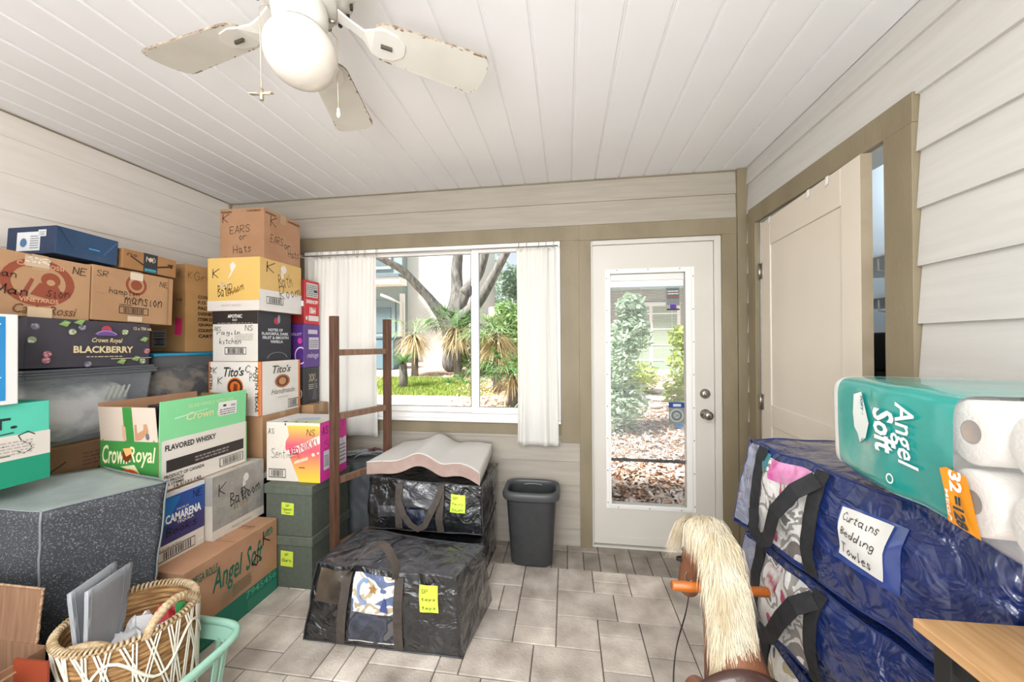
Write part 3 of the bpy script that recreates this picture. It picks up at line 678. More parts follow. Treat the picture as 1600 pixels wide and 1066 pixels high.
r0 = bmesh.new(); box(r0, -.028, .028, -.03, .03, -.18, .195); obj('case_body', r0, ink('#1d1c1b', .3), t, bevel=.006)
r0 = bmesh.new(); box(r0, -.03, .03, -.032, .032, .185, .20); obj('case_cap', r0, ink('#2b2a29', .3), t, bevel=.003)

# olive photo boxes with lids and sticky notes
OL = mat('olive_linen', '#5b6156', .7, '#535a4f', 40, bump=.15, bscale=200); OLS = mat('olive_linen_lid', '#626a5d', .6, '#596055', 40, bump=.15, bscale=200)
YEL = '#cbe04a'
def lidbox(label, z0, z1, note, dx=0):
    x0, x1, y0, y1 = -1.70 + dx, -1.415 + dx, 1.898, 2.25
    w, d, h = x1 - x0, y1 - y0, z1 - z0
    r = thing('storage_box', label, 'box', ((x0 + x1) / 2, (y0 + y1) / 2, z0), group='olive lidded boxes beside the ladder')
    bm = bmesh.new(); box(bm, -w / 2, w / 2, -d / 2, d / 2, 0, h - .004); obj('box_body', bm, OL, r, bevel=.003)
    bm = bmesh.new(); e = .008; box(bm, -w / 2 - e, w / 2 + e, -d / 2 - e, d / 2 + e, h - .052, h); obj('lid', bm, OLS, r, bevel=.004)
    f_ = dict(O=(-w / 2, -d / 2, 0), U=(1, 0, 0), V=(0, 0, 1), w=w, h=h)
    bm = bmesh.new(); a = .35 if z0 > .1 else .12; q = [(a, .3 + (.06 if z0 < .1 else .12)), (a + .27, .3 + (.05 if z0 < .1 else .11)), (a + .27, .64), (a, .655)]
    if z0 < .1: q = [(.33, .42), (.60, .41), (.60, .70), (.33, .715)]
    P3 = lambda u_, v_, o_: (-w / 2 + u_ * w, -d / 2 - o_, v_ * h)
    bm.faces.new([bm.verts.new(P3(u_, v_, .002 if v_ > .5 else .004)) for u_, v_ in q])
    n_ = obj('sticky_note', bm, ink(YEL), r, label='yellow sticky note')
    u0 = q[0][0]
    print_on(n_, 'handwriting', els=[('h', note[0], u0 + .09, .57 if z0 > .1 else .62, u0 + .18, .62 if z0 > .1 else .67, BK, .7), ('h', note[1], u0 + .03, .50 if z0 > .1 else .5, u0 + .23, .56 if z0 > .1 else .58, BK, .7)] + ([('h', note[2], u0 + .06, .43, u0 + .2, .49, BK, .7)] if len(note) > 2 else []), base=.0048, **f_)
    return r, w, d, h
lidbox('lower of the two olive green lidded boxes, standing on the floor beside the ladder', 0, .292, ('SP', 'Ours'))
r, w, d, h = lidbox('upper olive green lidded box under the pink and yellow carton', .293, .58, ('SP', 'Treasures', 'Toys'))
print_on(r, 'sticky_note', els=[('r', .5, .48, .66, .74, YEL)], O=(w / 2, -d / 2, 0), U=(0, 1, 0), V=(0, 0, 1), w=d, h=h, base=.001, label='yellow sticky note')

# pink / yellow vodka carton
b = carton('cardboard_box', 'cream carton with a pink and yellow printed bottle, standing on the olive lidded boxes', -1.735, -1.393, 1.94, 2.195, .5815, .922, [card('#dcd3c6'), card('#d8cfc2'), card('#e4e0da'), card('#d9cfc0')], tape=False)
gr = mat('sunset_print', '#e0c94c', .5)
nt = gr.node_tree; tcn = nt.nodes['Texture Coordinate']; sp = nt.nodes.new('ShaderNodeSeparateXYZ'); nt.links.new(tcn.outputs['Object'], sp.inputs[0])
rp = nt.nodes.new('ShaderNodeValToRGB'); mr = nt.nodes.new('ShaderNodeMapRange'); mr.inputs[1].default_value = 0.0; mr.inputs[2].default_value = .34
nt.links.new(sp.outputs['Z'], mr.inputs[0]); nt.links.new(mr.outputs[0], rp.inputs[0]); nt.links.new(rp.outputs[0], nt.nodes['Principled BSDF'].inputs['Base Color'])
cr = rp.color_ramp; cr.elements[0].color = lin('#e6cf3e'); cr.elements[1].color = lin('#e8d24a'); 
for p_, c_ in ((.25, '#eaa659'), (.5, '#e2606a'), (.62, '#dd5a72'), (.8, '#ea9b62')): e_ = cr.elements.new(p_); e_.color = lin(c_)
pf(b, [('p', [(.62, 0), (.50, .28), (.42, .46), (.36, .56), (.37, .68), (.43, .78), (.40, .95), (1, .95), (1, 0)], gr), ('p', [(.42, .40), (1, .66), (1, .80), (.38, .52)], '#ded3c7'), ('T', 'RED', .44, .46, .62, .58, '#c02a58', .04, 0, .2), ('T', 'NIKKI', .62, .55, .96, .70, '#c86a72', .03, 0, .26), ('p', [(.52, .30), (.78, .38), (.78, .43), (.54, .35)], '#efc8b2'), ('e', .88, .47, .03, .03, '#f0d8c0'), ('e', .97, .50, .02, .02, '#f0d8c0'),
       ('bar', .05, .06, .37, .21), ('h', 'Sent', .10, .38, .36, .56, '#3c352f', .3), ('h', 'imental', .38, .40, .66, .52, '#3c352f', .3), ('h', 'AS', .04, .80, .16, .90, BK, .5), ('h', 'NS', .76, .78, .92, .9, BK, .5), ('ln', .62, .24, .74, .27, 1, '#7a2c22'), ('r', .36, .955, .38, .99, '#26221f')])
prr(b, [('r', 0, 0, 1, 1, '#e23aa0'), ('r', .12, .18, .42, .50, '#dcd8de'), ('ln', .14, .24, .3, .44, 6, '#55505a'), ('r', .62, .14, .98, .62, '#e0dde2'), ('ln', .66, .2, .95, .54, 5, '#77727c'), ('h', 'AS', .06, .78, .28, .93, '#3c1030', .6), ('h', 'Sent', .12, .52, .9, .68, '#a01860', .3), ('h', 'S', .78, .84, .92, .95, '#a01860', .5)], label='magenta side panel')
pt(b, [('r', 0, 0, 1, 1, '#dcd9d6'), ('p', [(.3, 0), (1, 0), (.9, .35), (.45, .3)], '#c9d4a0'), ('p', [(.35, .2), (.8, .35), (.7, .6), (.4, .5)], '#aebedd'), ('r', .3, .02, .36, .1, '#222222'), ('r', .5, .04, .55, .1, '#222222'), ('r', .7, .02, .74, .09, '#222222')])

# stack with the white vodka carton
def hidden(label, *a, **k): return carton('cardboard_box', label, *a, **k)
b = thing('storage_tote', 'black storage tote with a white lid, low behind the silver carton', 'storage bin', (-1.955, 2.125, 0))
bm = bmesh.new(); hexa(bm, [(-.17, -.15, 0), (.15, -.15, 0), (.15, .15, 0), (-.17, .15, 0), (-.18, -.165, .58), (.175, -.165, .58), (.175, .165, .58), (-.18, .165, .58)]); obj('tote_body', bm, ink('#1e1e20', .4), b, bevel=.01)
bm = bmesh.new(); box(bm, -.19, .185, -.172, .172, .58, .612); obj('lid', bm, VINYL, b, bevel=.006)
b = hidden('brown unmarked carton directly under the white carton with orange corners', -2.13, -1.785, 1.965, 2.28, .613, .948, [KRAFT])
ORG = '#e07a2c'
b = carton('cardboard_box', 'white vodka carton with orange corner stripes in the stack by the window', -2.135, -1.788, 1.955, 2.285, .949, 1.272, [card('#ddd8ce'), card('#e2ded6'), KRAFT], tape=False)
pf(b, [('r', 0, 0, .03, 1, ORG), ('r', .96, 0, 1, 1, ORG), ('t', 'Tito', .30, .72, .58, .90, '#33302d', .02, .3), ('t', "'s", .59, .74, .70, .90, '#33302d', .02, .3), ('e', .52, .53, .16, .18, ORG), ('e', .52, .53, .14, .155, '#3a2a22'), ('e', .52, .53, .10, .11, '#d96a28'), ('p', [(.48, .44), (.56, .44), (.57, .58), (.50, .60)], '#7a3c1c'), ('h', 'K', .09, .78, .17, .9, BK), ('h', 'K', .18, .58, .28, .72, BK), ('h', 'C', .72, .80, .82, .94, BK), ('h', 'PS', .80, .64, .92, .8, BK), ('T', 'AUSTIN TEXAS', .55, .47, 1.33, .53, '#3a342e', .02, 0, -1.5708), ('T', 'AUSTIN TEXAS', -.34, .47, .44, .53, '#3a342e', .02, 0, -1.5708)])
prr(b, [('r', 0, 0, .04, 1, ORG), ('r', .95, 0, 1, 1, ORG), ('t', 'Tito', .28, .76, .62, .91, '#55504a', .02, .3), ('t', "'s", .63, .77, .74, .91, '#55504a', .02, .3), ('e', .52, .60, .19, .13, '#a5673c'), ('e', .52, .60, .15, .10, '#5f3a28'), ('e', .52, .60, .09, .07, '#c98a5c'), ('t', 'Handmade', .24, .36, .84, .46, '#7c766e', .0, .35), ('ln', .4, .28, .66, .31, 1, '#b5aea4'), ('bar', .66, .05, .94, .22)])
b = carton('cardboard_box', 'white and black wine carton resting on the carton with orange corners', -2.12, -1.812, 1.965, 2.235, 1.2735, 1.577, [card('#d6d0c6'), card('#34353b')], tape=False)
pf(b, [('r', 0, .74, 1, 1, '#2c2623'), ('t', 'APOTHIC', .34, .86, .66, .93, '#e2ddd4', .03), ('t', 'RED', .45, .80, .55, .84, '#d8d2c8', .01), ('ln', .12, .755, .9, .775, 1, '#a9a298'), ('h', 'ABS', .03, .60, .20, .70, BK, .5), ('h', 'NS', .72, .60, .90, .72, BK), ('h', 'Fragile', .10, .50, .62, .62, BK, .5), ('h', 'kitchen', .16, .34, .64, .47, BK, .5), ('bar', .28, .14, .75, .28), ('ln', .5, .42, .9, .56, 4, '#b3aca2')])
prr(b, [('e', .54, .82, .09, .07, '#b02a3c'), ('e', .6, .86, .04, .09, '#8a8c94'), ('t', 'NOTES OF', .28, .60, .72, .66, '#d6d8dc', .03), ('t', 'FLAVORFUL DARK', .10, .52, .90, .58, '#d6d8dc', .03), ('t', 'FRUIT & SMOOTH', .12, .44, .90, .50, '#d6d8dc', .03), ('t', 'VANILLA', .34, .36, .72, .42, '#d6d8dc', .03), ('o', .55, .05, .3, .12, .93, '#8d9099', 0, 180)], label='charcoal side panel')
b = carton('cardboard_box', 'yellow and white wine carton under the brown box marked ears or hats', -2.15, -1.795, 1.96, 2.31, 1.578, 1.898, [card('#dcb76a', '#d6af60'), card('#dcb878', '#d5b06c')], tape=False)
pf(b, [('r', 0, 0, 1, .19, '#d7cfc6'), ('p', [(.44, .86), (.5, .92), (.56, .84), (.5, .74), (.44, .64), (.40, .60), (.46, .74)], '#e2d8cc'), ('h', 'K', .10, .62, .24, .80, BK, .5), ('h', 'Bath', .24, .42, .46, .56, '#d8ccb6', .7), ('h', 'Bath', .20, .26, .44, .50, BK, .5, .1), ('h', 'Room', .42, .34, .70, .54, '#6d4c1a', .5, .25), ('h', 'lilys', .36, .30, .60, .42, '#a06a10', .9, .1), ('t', 'PINOT GRIGIO', .28, .08, .66, .12, '#b3aaa0')])
prr(b, [('r', 0, 0, 1, .40, '#dfdcd8'), ('e', .54, .86, .07, .08, '#e6ddd2'), ('e', .5, .74, .04, .08, '#e0d4c2'), ('h', 'K', .14, .74, .34, .95, BK, .4), ('h', 'Bath', .40, .50, .74, .78, '#5a4a30', .35, .2), ('h', 'Room', .42, .30, .94, .58, '#6b6050', .35, .25), ('bar', .14, .14, .52, .28)])
b = carton('cardboard_box', 'brown carton hand-marked ears or hats, topmost of the stack by the window', -2.10, -1.805, 1.995, 2.315, 1.899, 2.205, [mat('kraft_warm', '#a77f5f', .85, '#9c7454', 5, bump=.1, bscale=90), KRAFT_P], rz=.02, tape=True)
pf(b, [('h', 'K', .06, .72, .22, .90, BK, .4), ('h', 'EARS', .22, .50, .70, .66, BK, .45, .1), ('h', 'or', .44, .36, .62, .46, BK, .45, .05), ('h', 'Hats', .30, .10, .72, .28, BK, .45, .12), ('t', 'EXCELSIOR', .04, .91, .28, .95, '#4f3a28', .03), ('t', 'CONTENTS', .62, .92, .94, .96, '#4f3a28', .03)])
prr(b, [('h', 'K', .16, .68, .34, .90, BK, .4), ('h', 'EARS', .16, .34, .50, .52, BK, .45), ('h', 'or', .52, .30, .70, .42, BK, .45), ('h', 'Hats', .62, .16, .94, .34, BK, .45, .12), ('t', 'EXCELSIOR', .04, .90, .3, .94, '#4f3a28', .03), ('t', 'CONTENTS', .62, .90, .96, .945, '#4f3a28', .03)])

# narrow stack beside it, in front of the left curtain
hidden('brown carton at the bottom of the narrow stack behind the ladder', -2.02, -1.715, 2.32, 2.475, 0, .60)
b = hidden('brown carton under the black carton, just left of the ladder top', -2.05, -1.712, 2.318, 2.475, .601, .958)
b = carton('cardboard_box', 'black and gold wine carton under the purple one beside the ladder', -2.05, -1.775, 2.305, 2.468, .959, 1.212, [ink('#2a2a2c', .3), ink('#303032', .3)], tape=False)
prr(b, [('t', 'XXL', .30, .60, .82, .82, '#a89c80', .04), ('ln', .3, .4, .84, .56, 3, '#b7b2a8'), ('p', [(.5, .1), (.62, .5), (.7, .9), (.76, .5), (.8, .08)], '#55565a')])
pf(b, [('o', .8, .3, .16, .17, .84, '#b3b4b4'), ('t', 'XL', .72, .22, .88, .36, '#b3b4b4', .04)])
b = carton('cardboard_box', 'purple wine carton in the narrow stack between red and black cartons', -2.05, -1.772, 2.302, 2.468, 1.213, 1.512, [ink('#4a2a72', .4), ink('#5a3a86', .35)], tape=False)
prr(b, [('r', .26, .78, .84, .88, '#c8c2d2'), ('r', .30, .42, .92, .70, '#c9c6cf'), ('ln', .34, .46, .88, .66, 4, '#6b6478'), ('t', 'ménage', .2, .18, .9, .34, '#e0d2e6', .0, .3)])
pf(b, [('o', .92, .28, .16, .2, .86, '#e6c6e6'), ('t', 'MERLOT', .6, .74, .95, .8, '#d2b8dc'), ('e', .9, .62, .06, .07, '#c03a8a')])
b = carton('cardboard_box', 'red vodka carton with a white shipping label, topmost of the narrow stack', -2.04, -1.772, 2.31, 2.462, 1.513, 1.82, [ink('#7c1c20', .4), ink('#c8252c', .4)], tape=False)
prr(b, [('r', .12, .62, .90, .94, '#c7cac8'), ('ln', .16, .65, .86, .92, 6, '#5c6060'), ('r', .62, .74, .86, .79, '#1c1c1c'), ('t', 'SMIRNOFF', .10, .47, .90, .56, '#efe6e2', .04), ('t', '1864', .32, .24, .74, .40, '#efe6e2', .04), ('r', .24, .08, .94, .2, '#e3d6d2'), ('e', .12, .14, .07, .05, '#e3d6d2')])
pf(b, [('r', .86, .4, .98, .52, '#cfd0cc')])

# ------------------------------------------------------------------ stacks along the left wall
hidden('brown carton on the floor at the bottom of the stack with the grey tote', -2.55, -2.19, 1.21, 1.68, 0, .468)
b = carton('cardboard_box', 'dark brown stamped carton right below the grey tote, left of the open green carton', -2.55, -2.165, 1.16, 1.685, .470, .934, [KRAFT_D, mat('kraft_deep', '#7b5c40', .85, '#6f5238', 5, bump=.1, bscale=90)], tape=False)
prr(b, [('h', 'K', .2, .7, .32, .86, BK), ('t', '449655', .5, .66, .78, .74, '#3a291c', .05), ('ln', .42, .78, .84, .92, 4, '#5c4430'), ('ln', .42, .5, .84, .62, 3, '#4c3726')])
# grey translucent tote
TOTE = mat('smoky_plastic', '#a9b0b6', .25, alpha=.34, coat=.3)
r = thing('storage_tote', 'translucent grey plastic tote with white cloth inside, under the blackberry carton', 'storage bin', (-2.36, 1.43, .938))
bm = bmesh.new()
P_ = [(-.165, -.20, 0), (.185, -.20, 0), (.185, .205, 0), (-.165, .205, 0), (-.19, -.235, .315), (.208, -.235, .315), (.208, .238, .315), (-.19, .238, .315)]
hexa(bm, P_); bm.faces.ensure_lookup_table(); bmesh.ops.delete(bm, geom=[bm.faces[1]], context='FACES')
obj('tote_body', bm, TOTE, r, bevel=.02, seg=4)
bm = bmesh.new(); box(bm, -.2, .216, -.247, .248, .312, .322); box(bm, -.19, .208, -.238, .24, .322, .335); frame_ = [(-.2, .216, -.247, -.24), (-.2, .216, .241, .248), (.209, .216, -.24, .241), (-.2, -.193, -.24, .241)]
for a in frame_: box(bm, *a, .298, .312)
obj('lid', bm, mat('tote_lid', '#565b60', .4), r, bevel=.004)
t = thing('folded_cloth', 'crumpled white cloth packed inside the translucent grey tote', 'cloth', (-2.35, 1.43, .943))
bm = bmesh.new()
def cl(u_, v_):
    a = u_ * 2 * PI; ph = (v_ - .5) * PI; x = .165 * math.copysign(abs(math.cos(a)) ** .5, math.cos(a)); y = .19 * math.copysign(abs(math.sin(a)) ** .5, math.sin(a))
    cc = abs(math.cos(ph)) ** .35; n = noise.noise(Vector((x * 12, y * 12, v_ * 3))) * .018
    return (x * cc * (1 + n * 3), y * cc * (1 + n * 3), .13 + .125 * math.sin(ph) + n)
grid(bm, 60, 30, cl, closed=True); obj('cloth', bm, mat('tote_cloth', '#ece9e4', .8, '#77797c', 7, (1, 1, 1.5), bump=.4, bscale=30, lo=.45, hi=.7), t)
bm = bmesh.new()
for k in range(5): strip(bm, [(.176, .03 + k * .022, .175), (.182, .05 + k * .022, .235)], (0, 1, 0), .008, .003)
obj('striped_edge', bm, ink('#d9dbc9'), t)
b = carton('cardboard_box', 'dark grey blackberry whisky carton with berry print, between grey tote and brown wine cartons', -2.5, -2.158, 1.195, 1.648, 1.276, 1.488, [card('#3f3b42'), card('#46424a', '#3f3b44')], rot=(-.022, 0, 0), tape=False)
CRM = '#d9c79a'
berry = [(.06, .82, 0), (.04, .56, 2), (.14, .28, 1), (.31, .74, 2), (.25, .9, 3), (.38, .84, 0), (.74, .78, 2), (.92, .62, 3), (.95, .34, 1), (.84, .16, 3), (.12, .16, 1), (.42, .06, 0), (.7, .1, 3), (.9, .1, 2), (.34, .95, 3)]
els = []
for (x, y, k) in berry:
    s = .03
    if k == 3: els += [('p', [(x - s * 1.4, y - .02), (x, y + .07), (x + s * 1.5, y + .04), (x + s * .6, y - .06)], '#7fa45a'), ('p', [(x - s, y - .01), (x + s, y + .03), (x + s * .9, y + .04)], '#c8dca0')]
    else:
        els.append(('e', x, y, s, s * 2.1, ('#6b6474', '#a0626e', '#8f9a78')[k]))
        for q in range(6): els.append(('e', x + random.uniform(-.7, .7) * s, y + random.uniform(-.7, .7) * s * 2, s * .28, s * .55, ('#9b93a6', '#cf9aa4', '#c6cfae')[k]))
els += [('e', .56, .80, .045, .10, '#b03c48'), ('p', [(.48, .68), (.56, .84), (.64, .68)], '#6a4a8a'), ('o', .56, .66, .10, .14, .8, '#8c7ab0', 20, 160), ('t', 'Crown Royal', .44, .50, .70, .63, CRM, .015, .3), ('t', 'BLACKBERRY', .30, .30, .80, .45, CRM, .035), ('ln', .4, .21, .7, .25, 1, '#bfb59c'), ('t', '12 x 750 mL', .80, .84, .98, .91, CRM, .02), ('p', [(.6, .16), (.98, .18), (.98, .19), (.6, .175)], '#c9c0a6')]
prr(b, els, label='charcoal print with berries and cream lettering')
RB = '#8c4630'
def jug(label, y0, y1, els, rot=-.032, dz=0):
    b = carton('cardboard_box', label, -2.54, -2.175, y0, y1, 1.493 + dz, 1.752 + dz, [KRAFT, mat('kraft_light', '#b18c68', .85, '#a6805c', 4, bump=.1, bscale=90)], rot=(rot, 0, 0), group='brown wine cartons side by side')
    prr(b, els); return b
jug('larger-print brown wine carton with a red oval emblem, leftmost on the blackberry carton', 1.075, 1.412, [('o', .50, .56, .33, .38, .74, RB), ('t', 'CARLO ROSSI', .30, .80, .72, .87, '#c99a7a', .02), ('t', 'VINEYARDS', .33, .24, .68, .31, '#c99a7a', .02), ('e', .60, .62, .09, .12, RB), ('p', [(.42, .36), (.5, .56), (.66, .54), (.74, .36), (.6, .3)], RB), ('p', [(.34, .34), (.42, .62), (.45, .6), (.38, .32)], RB), ('e', .6, .58, .04, .05, '#b28a64'),
    ('t', 'Carlo Rossi', .28, .05, .86, .20, '#6b4630', .01, .3), ('h', 'NE', .80, .78, .95, .92, BK, .6), ('h', 'han', .12, .58, .30, .70, BK, .6), ('h', 'Man', .13, .32, .4, .48, BK, .6), ('h', 'sion', .56, .34, .78, .46, BK, .4), ('r', .36, .80, .58, .97, '#c2a88c'), ('h', 'SR', .36, .86, .6, .96, '#e0d8cc', .8), ('r', .40, 0, .62, .16, '#c8b090')])
jug('brown wine carton marked hampton mansion, right neighbour of the red-oval carton', 1.416, 1.775, [('o', .50, .74, .13, .20, .76, RB), ('e', .5, .74, .07, .1, RB), ('r', .42, .84, .58, .98, '#d2c4b2'), ('h', 'SR', .04, .80, .17, .92, BK, .5), ('h', 'NE', .80, .78, .93, .90, BK, .5), ('h', 'hampton', .18, .48, .54, .64, BK, .5), ('h', 'mansion', .36, .34, .84, .50, BK, .5), ('bar', .30, .16, .66, .30), ('ln', .3, .32, .46, .36, 1, '#5c4430'), ('t', 'Carlo', .44, .42, .58, .49, '#7a5238', .0, .3), ('ln', .04, .50, .16, .51, 1, '#8a6a4c'), ('r', .40, .02, .58, .12, '#cdb89c'), ('r', .915, 0, .925, 1, '#8a6a4c')], rot=-.032, dz=-.004)
# blue carton on top
BG = mat('blue_gloss', '#24486c', .28, '#1c3a5a', 6, coat=.5); BND = card('#1f2f4a')
r = carton('cardboard_box', 'dark blue glossy carton with white shipping label on top of the leftmost wine carton', -2.485, -2.215, 1.318, 1.548, 1.775, 1.9, [BND, BG], tape=False, rot=(-.05, 0, 0))
pf(r, [('r', .22, .12, .70, .80, '#c9ccce'), ('e', .36, .42, .07, .16, '#3c648c'), ('p', [(.28, .36), (.36, .56), (.44, .36)], '#3c648c'), ('ln', .5, .2, .68, .7, 6, '#7f8488'), ('r', .66, .62, .82, .86, '#c9ccce'), ('ln', .68, .66, .8, .82, 3, '#5f6468')])
prr(r, [('p', [(.02, .96), (.25, .3), (.27, .3), (.05, .97)], '#18304c'), ('p', [(.98, .9), (.76, .3), (.74, .32), (.96, .92)], '#3a6186'), ('r', .27, .3, .75, .31, '#3a6186'), ('r', .5, .4, .68, .46, '#3c84b8')])
AMZ = mat('kraft_small', '#a67c52', .8, '#996f46', 6, bump=.1, bscale=90)
r = carton('cardboard_box', 'small brown parcel with black tape and an arrow print, right of the blue carton', -2.47, -2.21, 1.565, 1.825, 1.762, 1.862, [AMZ], tape=False, rot=(-.035, 0, 0))
prr(r, [('r', .36, -.0, .62, 1, '#2b3138'), ('r', .38, .02, .60, .22, '#2a6f86'), ('t', 'prime', .39, .06, .59, .2, '#56b3c8', .03), ('e', .49, .70, .05, .1, '#c9b8a0'), ('h', 'NO', .4, .55, .58, .85, '#d6cfc4', .6), ('p', [(.14, .70), (.36, .38), (.36, .30), (.12, .66)], '#2b2622'), ('p', [(.62, .42), (.84, .58), (.80, .66), (.93, .70), (.90, .44), (.86, .5), (.62, .34)], '#2b2622'), ('h', 'no', .06, .66, .24, .82, BK, .5)])
pt(r, [('r', 0, .36, 1, .62, '#2b3138')])
# tub with blue lid, tall consignee carton
hidden('brown carton on the floor under the blue-lidded tub', -2.55, -2.22, 1.73, 2.22, 0, .488)
hidden('brown carton directly beneath the blue-lidded tub', -2.55, -2.21, 1.72, 2.22, .489, .975)
r = thing('storage_tote', 'clear plastic tub with a bright blue lid, under the tall brown carton', 'storage bin', (-2.385, 1.99, .976))
bm = bmesh.new(); hexa(bm, [(-.155, -.25, 0), (.165, -.25, 0), (.165, .27, 0), (-.155, .27, 0), (-.17, -.28, .335), (.182, -.28, .335), (.182, .30, .335), (-.17, .30, .335)]); bm.faces.ensure_lookup_table(); bmesh.ops.delete(bm, geom=[bm.faces[1]], context='FACES')
obj('tub_body', bm, mat('clear_tub', '#8b8d90', .15, alpha=.4, coat=.4), r, bevel=.02, seg=3)
bm = bmesh.new(); box(bm, -.18, .19, -.29, .31, .335, .352); obj('lid', bm, ink('#1f8fb5', .35), r, bevel=.005)
t = thing('packed_goods', 'brown and white bundle inside the clear tub with the blue lid', 'household goods', (-2.385, 1.99, .98))
bm = bmesh.new()
def cl2(u_, v_):
    a = u_ * 2 * PI; ph = (v_ - .5) * PI; x = .14 * math.copysign(abs(math.cos(a)) ** .4, math.cos(a)); y = .23 * math.copysign(abs(math.sin(a)) ** .4, math.sin(a)); cc = abs(math.cos(ph)) ** .3
    n = noise.noise(Vector((x * 14, y * 14, v_ * 3))) * .02
    return (x * cc * (1 + n * 3), y * cc * (1 + n * 3), .13 + .12 * math.sin(ph) + n)
grid(bm, 50, 20, cl2, closed=True); obj('bundle', bm, mat('tub_goods', '#3c342e', .8, '#b9a58c', 12, lo=.45, hi=.62), t)
b = carton('cardboard_box', 'tall brown consignee carton with pink sticker, standing on the blue-lidded tub', -2.55, -2.235, 1.935, 2.25, 1.33, 1.862, [mat('kraft_gold', '#a98050', .85, '#9d7546', 5, bump=.1, bscale=90), mat('kraft_gold2', '#b08754', .85, '#a57c4c', 5, bump=.1, bscale=90)], rz=-.12)
prr(b, [('t', t_, .22, .62 - i * .065, .95, .66 - i * .065, '#3a2c1e', .04) for i, t_ in enumerate(('CONSIGNEE: DISNEY', 'P.O. NO. W 10204', 'PACK FOR DISNEY', 'DISNEY ITEM NO.', 'ITEM DESCRIPTION', 'QUANTITY: 1 PCS', 'COUNTRY OF ORIGIN', 'CARTON NO.: 1'))] + [('h', 'Grace', .14, .82, .7, .93, '#5c4a34', .35), ('h', 'K', .04, .84, .12, .92, '#5c4a34', .35)])
pf(b, [('p', [(.72, .20), (.90, .19), (.92, .38), (.74, .395)], '#d8286a'), ('t', '5 CM', .78, .58, .92, .61, '#3a2c1e', .03), ('h', 'K', .8, .86, .9, .92, '#5c4a34', .35), ('r', .12, .06, .5, .26, '#9fa1a0'), ('bar', .16, .08, .46, .16), ('ln', .16, .18, .46, .24, 2, '#3a3a3a')], label='brown face with pink sticker')

# ------------------------------------------------------------------ near-left: teal and bright blue cartons on the grey fabric cube
TEAL = card('#2f9f88', '#2b967f'); TEAL2 = card('#55bfa6', '#4fb89f')
b = carton('cardboard_box', 'teal and white wine carton at the left edge, standing on the grey fabric cube', -2.25, -1.962, .87, 1.155, .872, 1.166, [TEAL, TEAL2], tape=False)
prr(b, [('r', 0, 0, 1, .36, '#178a6a'), ('r', 0, .32, 1, .62, '#cfc8bf'), ('t', 'ST.', .30, .70, .70, .84, '#1f2b2a', .04), ('h', 'CES', .3, .36, .86, .66, '#2c2a28', .28), ('ln', .45, .38, .85, .56, 5, '#a9a29a')])
b = carton('cardboard_box', 'bright blue vodka carton with white border at the left edge, on the teal carton', -2.24, -1.945, .80, 1.063, 1.167, 1.487, [card('#2a78b0'), card('#d8d8d4')], tape=False)
prr(b, [('r', 0, .05, .88, .97, mat('bright_blue', '#2a86bf', .5, '#2379b2', 3)), ('t', '1.75L', .60, .88, .84, .94, '#dfe6ea', .04), ('ln', .5, .78, .8, .86, 2, '#1c4f80'), ('o', .72, .40, .10, .09, .86, '#e2ecf2'), ('h', 'ES', .5, .5, .78, .6, '#e8eef2', .4), ('r', .5, .3, .84, .31, '#e2ecf2')])
# grey fabric cube (slightly slumped), on a dark tote
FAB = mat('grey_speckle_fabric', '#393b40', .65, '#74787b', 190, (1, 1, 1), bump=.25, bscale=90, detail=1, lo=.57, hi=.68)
FABT = mat('grey_fabric_lit_top', '#a3adab', .4, '#8a9391', 4, bump=.2, bscale=40)  # paler than the sides: highlights on the top are put into its colour
r = thing('fabric_storage_cube', 'large dark grey speckled fabric storage cube at the lower left', 'storage cube', (-1.9, 1.15, .0))
bm = bmesh.new()
co = [(-1.86, 1.06, .285), (-1.69, 1.30, .305), (-2.0, 1.36, .32), (-2.2, .98, .31), (-1.800, 1.038, .80), (-1.663, 1.342, .80), (-2.03, 1.365, .835), (-2.26, .93, .862)]
co = [Vector(c) - Vector((-1.9, 1.15, 0)) for c in co]
def tri(u_, v_, w_):
    a = [co[0].lerp(co[1], u_).lerp(co[3].lerp(co[2], u_), v_), co[4].lerp(co[5], u_).lerp(co[7].lerp(co[6], u_), v_)]
    p = a[0].lerp(a[1], w_); c = Vector((-.02, .03, .56)); k = 1
    f = lambda t_: max(0, 1 - (2 * t_ - 1) ** 2)
    sag = Vector((0, 0, 0))
    if w_ > .999: sag.z -= .012 * f(u_) * f(v_)
    n = noise.noise(p * 9) * .004
    return p + sag + Vector((n, n, n * .5))
n_ = 14
for face in range(6):
    def fn(a, b, face=face):
        return {0: tri(a, b, 1), 1: tri(b, a, 0), 2: tri(a, 0, b) if True else 0, 3: tri(1, a, b), 4: tri(1 - a, 1, b), 5: tri(0, 1 - a, b)}[face]
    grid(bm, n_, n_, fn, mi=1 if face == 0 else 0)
bmesh.ops.remove_doubles(bm, verts=bm.verts[:], dist=.0015)
obj('cube_body', bm, [FAB, FABT], r)
bm = bmesh.new()
for A, B in (((0, 0, 1), (1, 0, 1)), ((1, 0, 1), (1, 1, 1)), ((0, 0, 1), (0, 1, 1)), ((0, 0, 0), (0, 0, 1)), ((1, 0, 0), (1, 0, 1))):
    pts = [tri(*[A[q] + (B[q] - A[q]) * k / 12 for q in range(3)]) for k in range(13)]
    tube(bm, [p + Vector((0, 0, .001)) for p in pts], .0035, 6)
obj('seam_piping', bm, mat('piping_grey', '#7d8284', .5), r)
t = thing('storage_tote', 'black tote underneath the grey speckled fabric cube', 'storage bin', (-1.95, 1.15, 0))
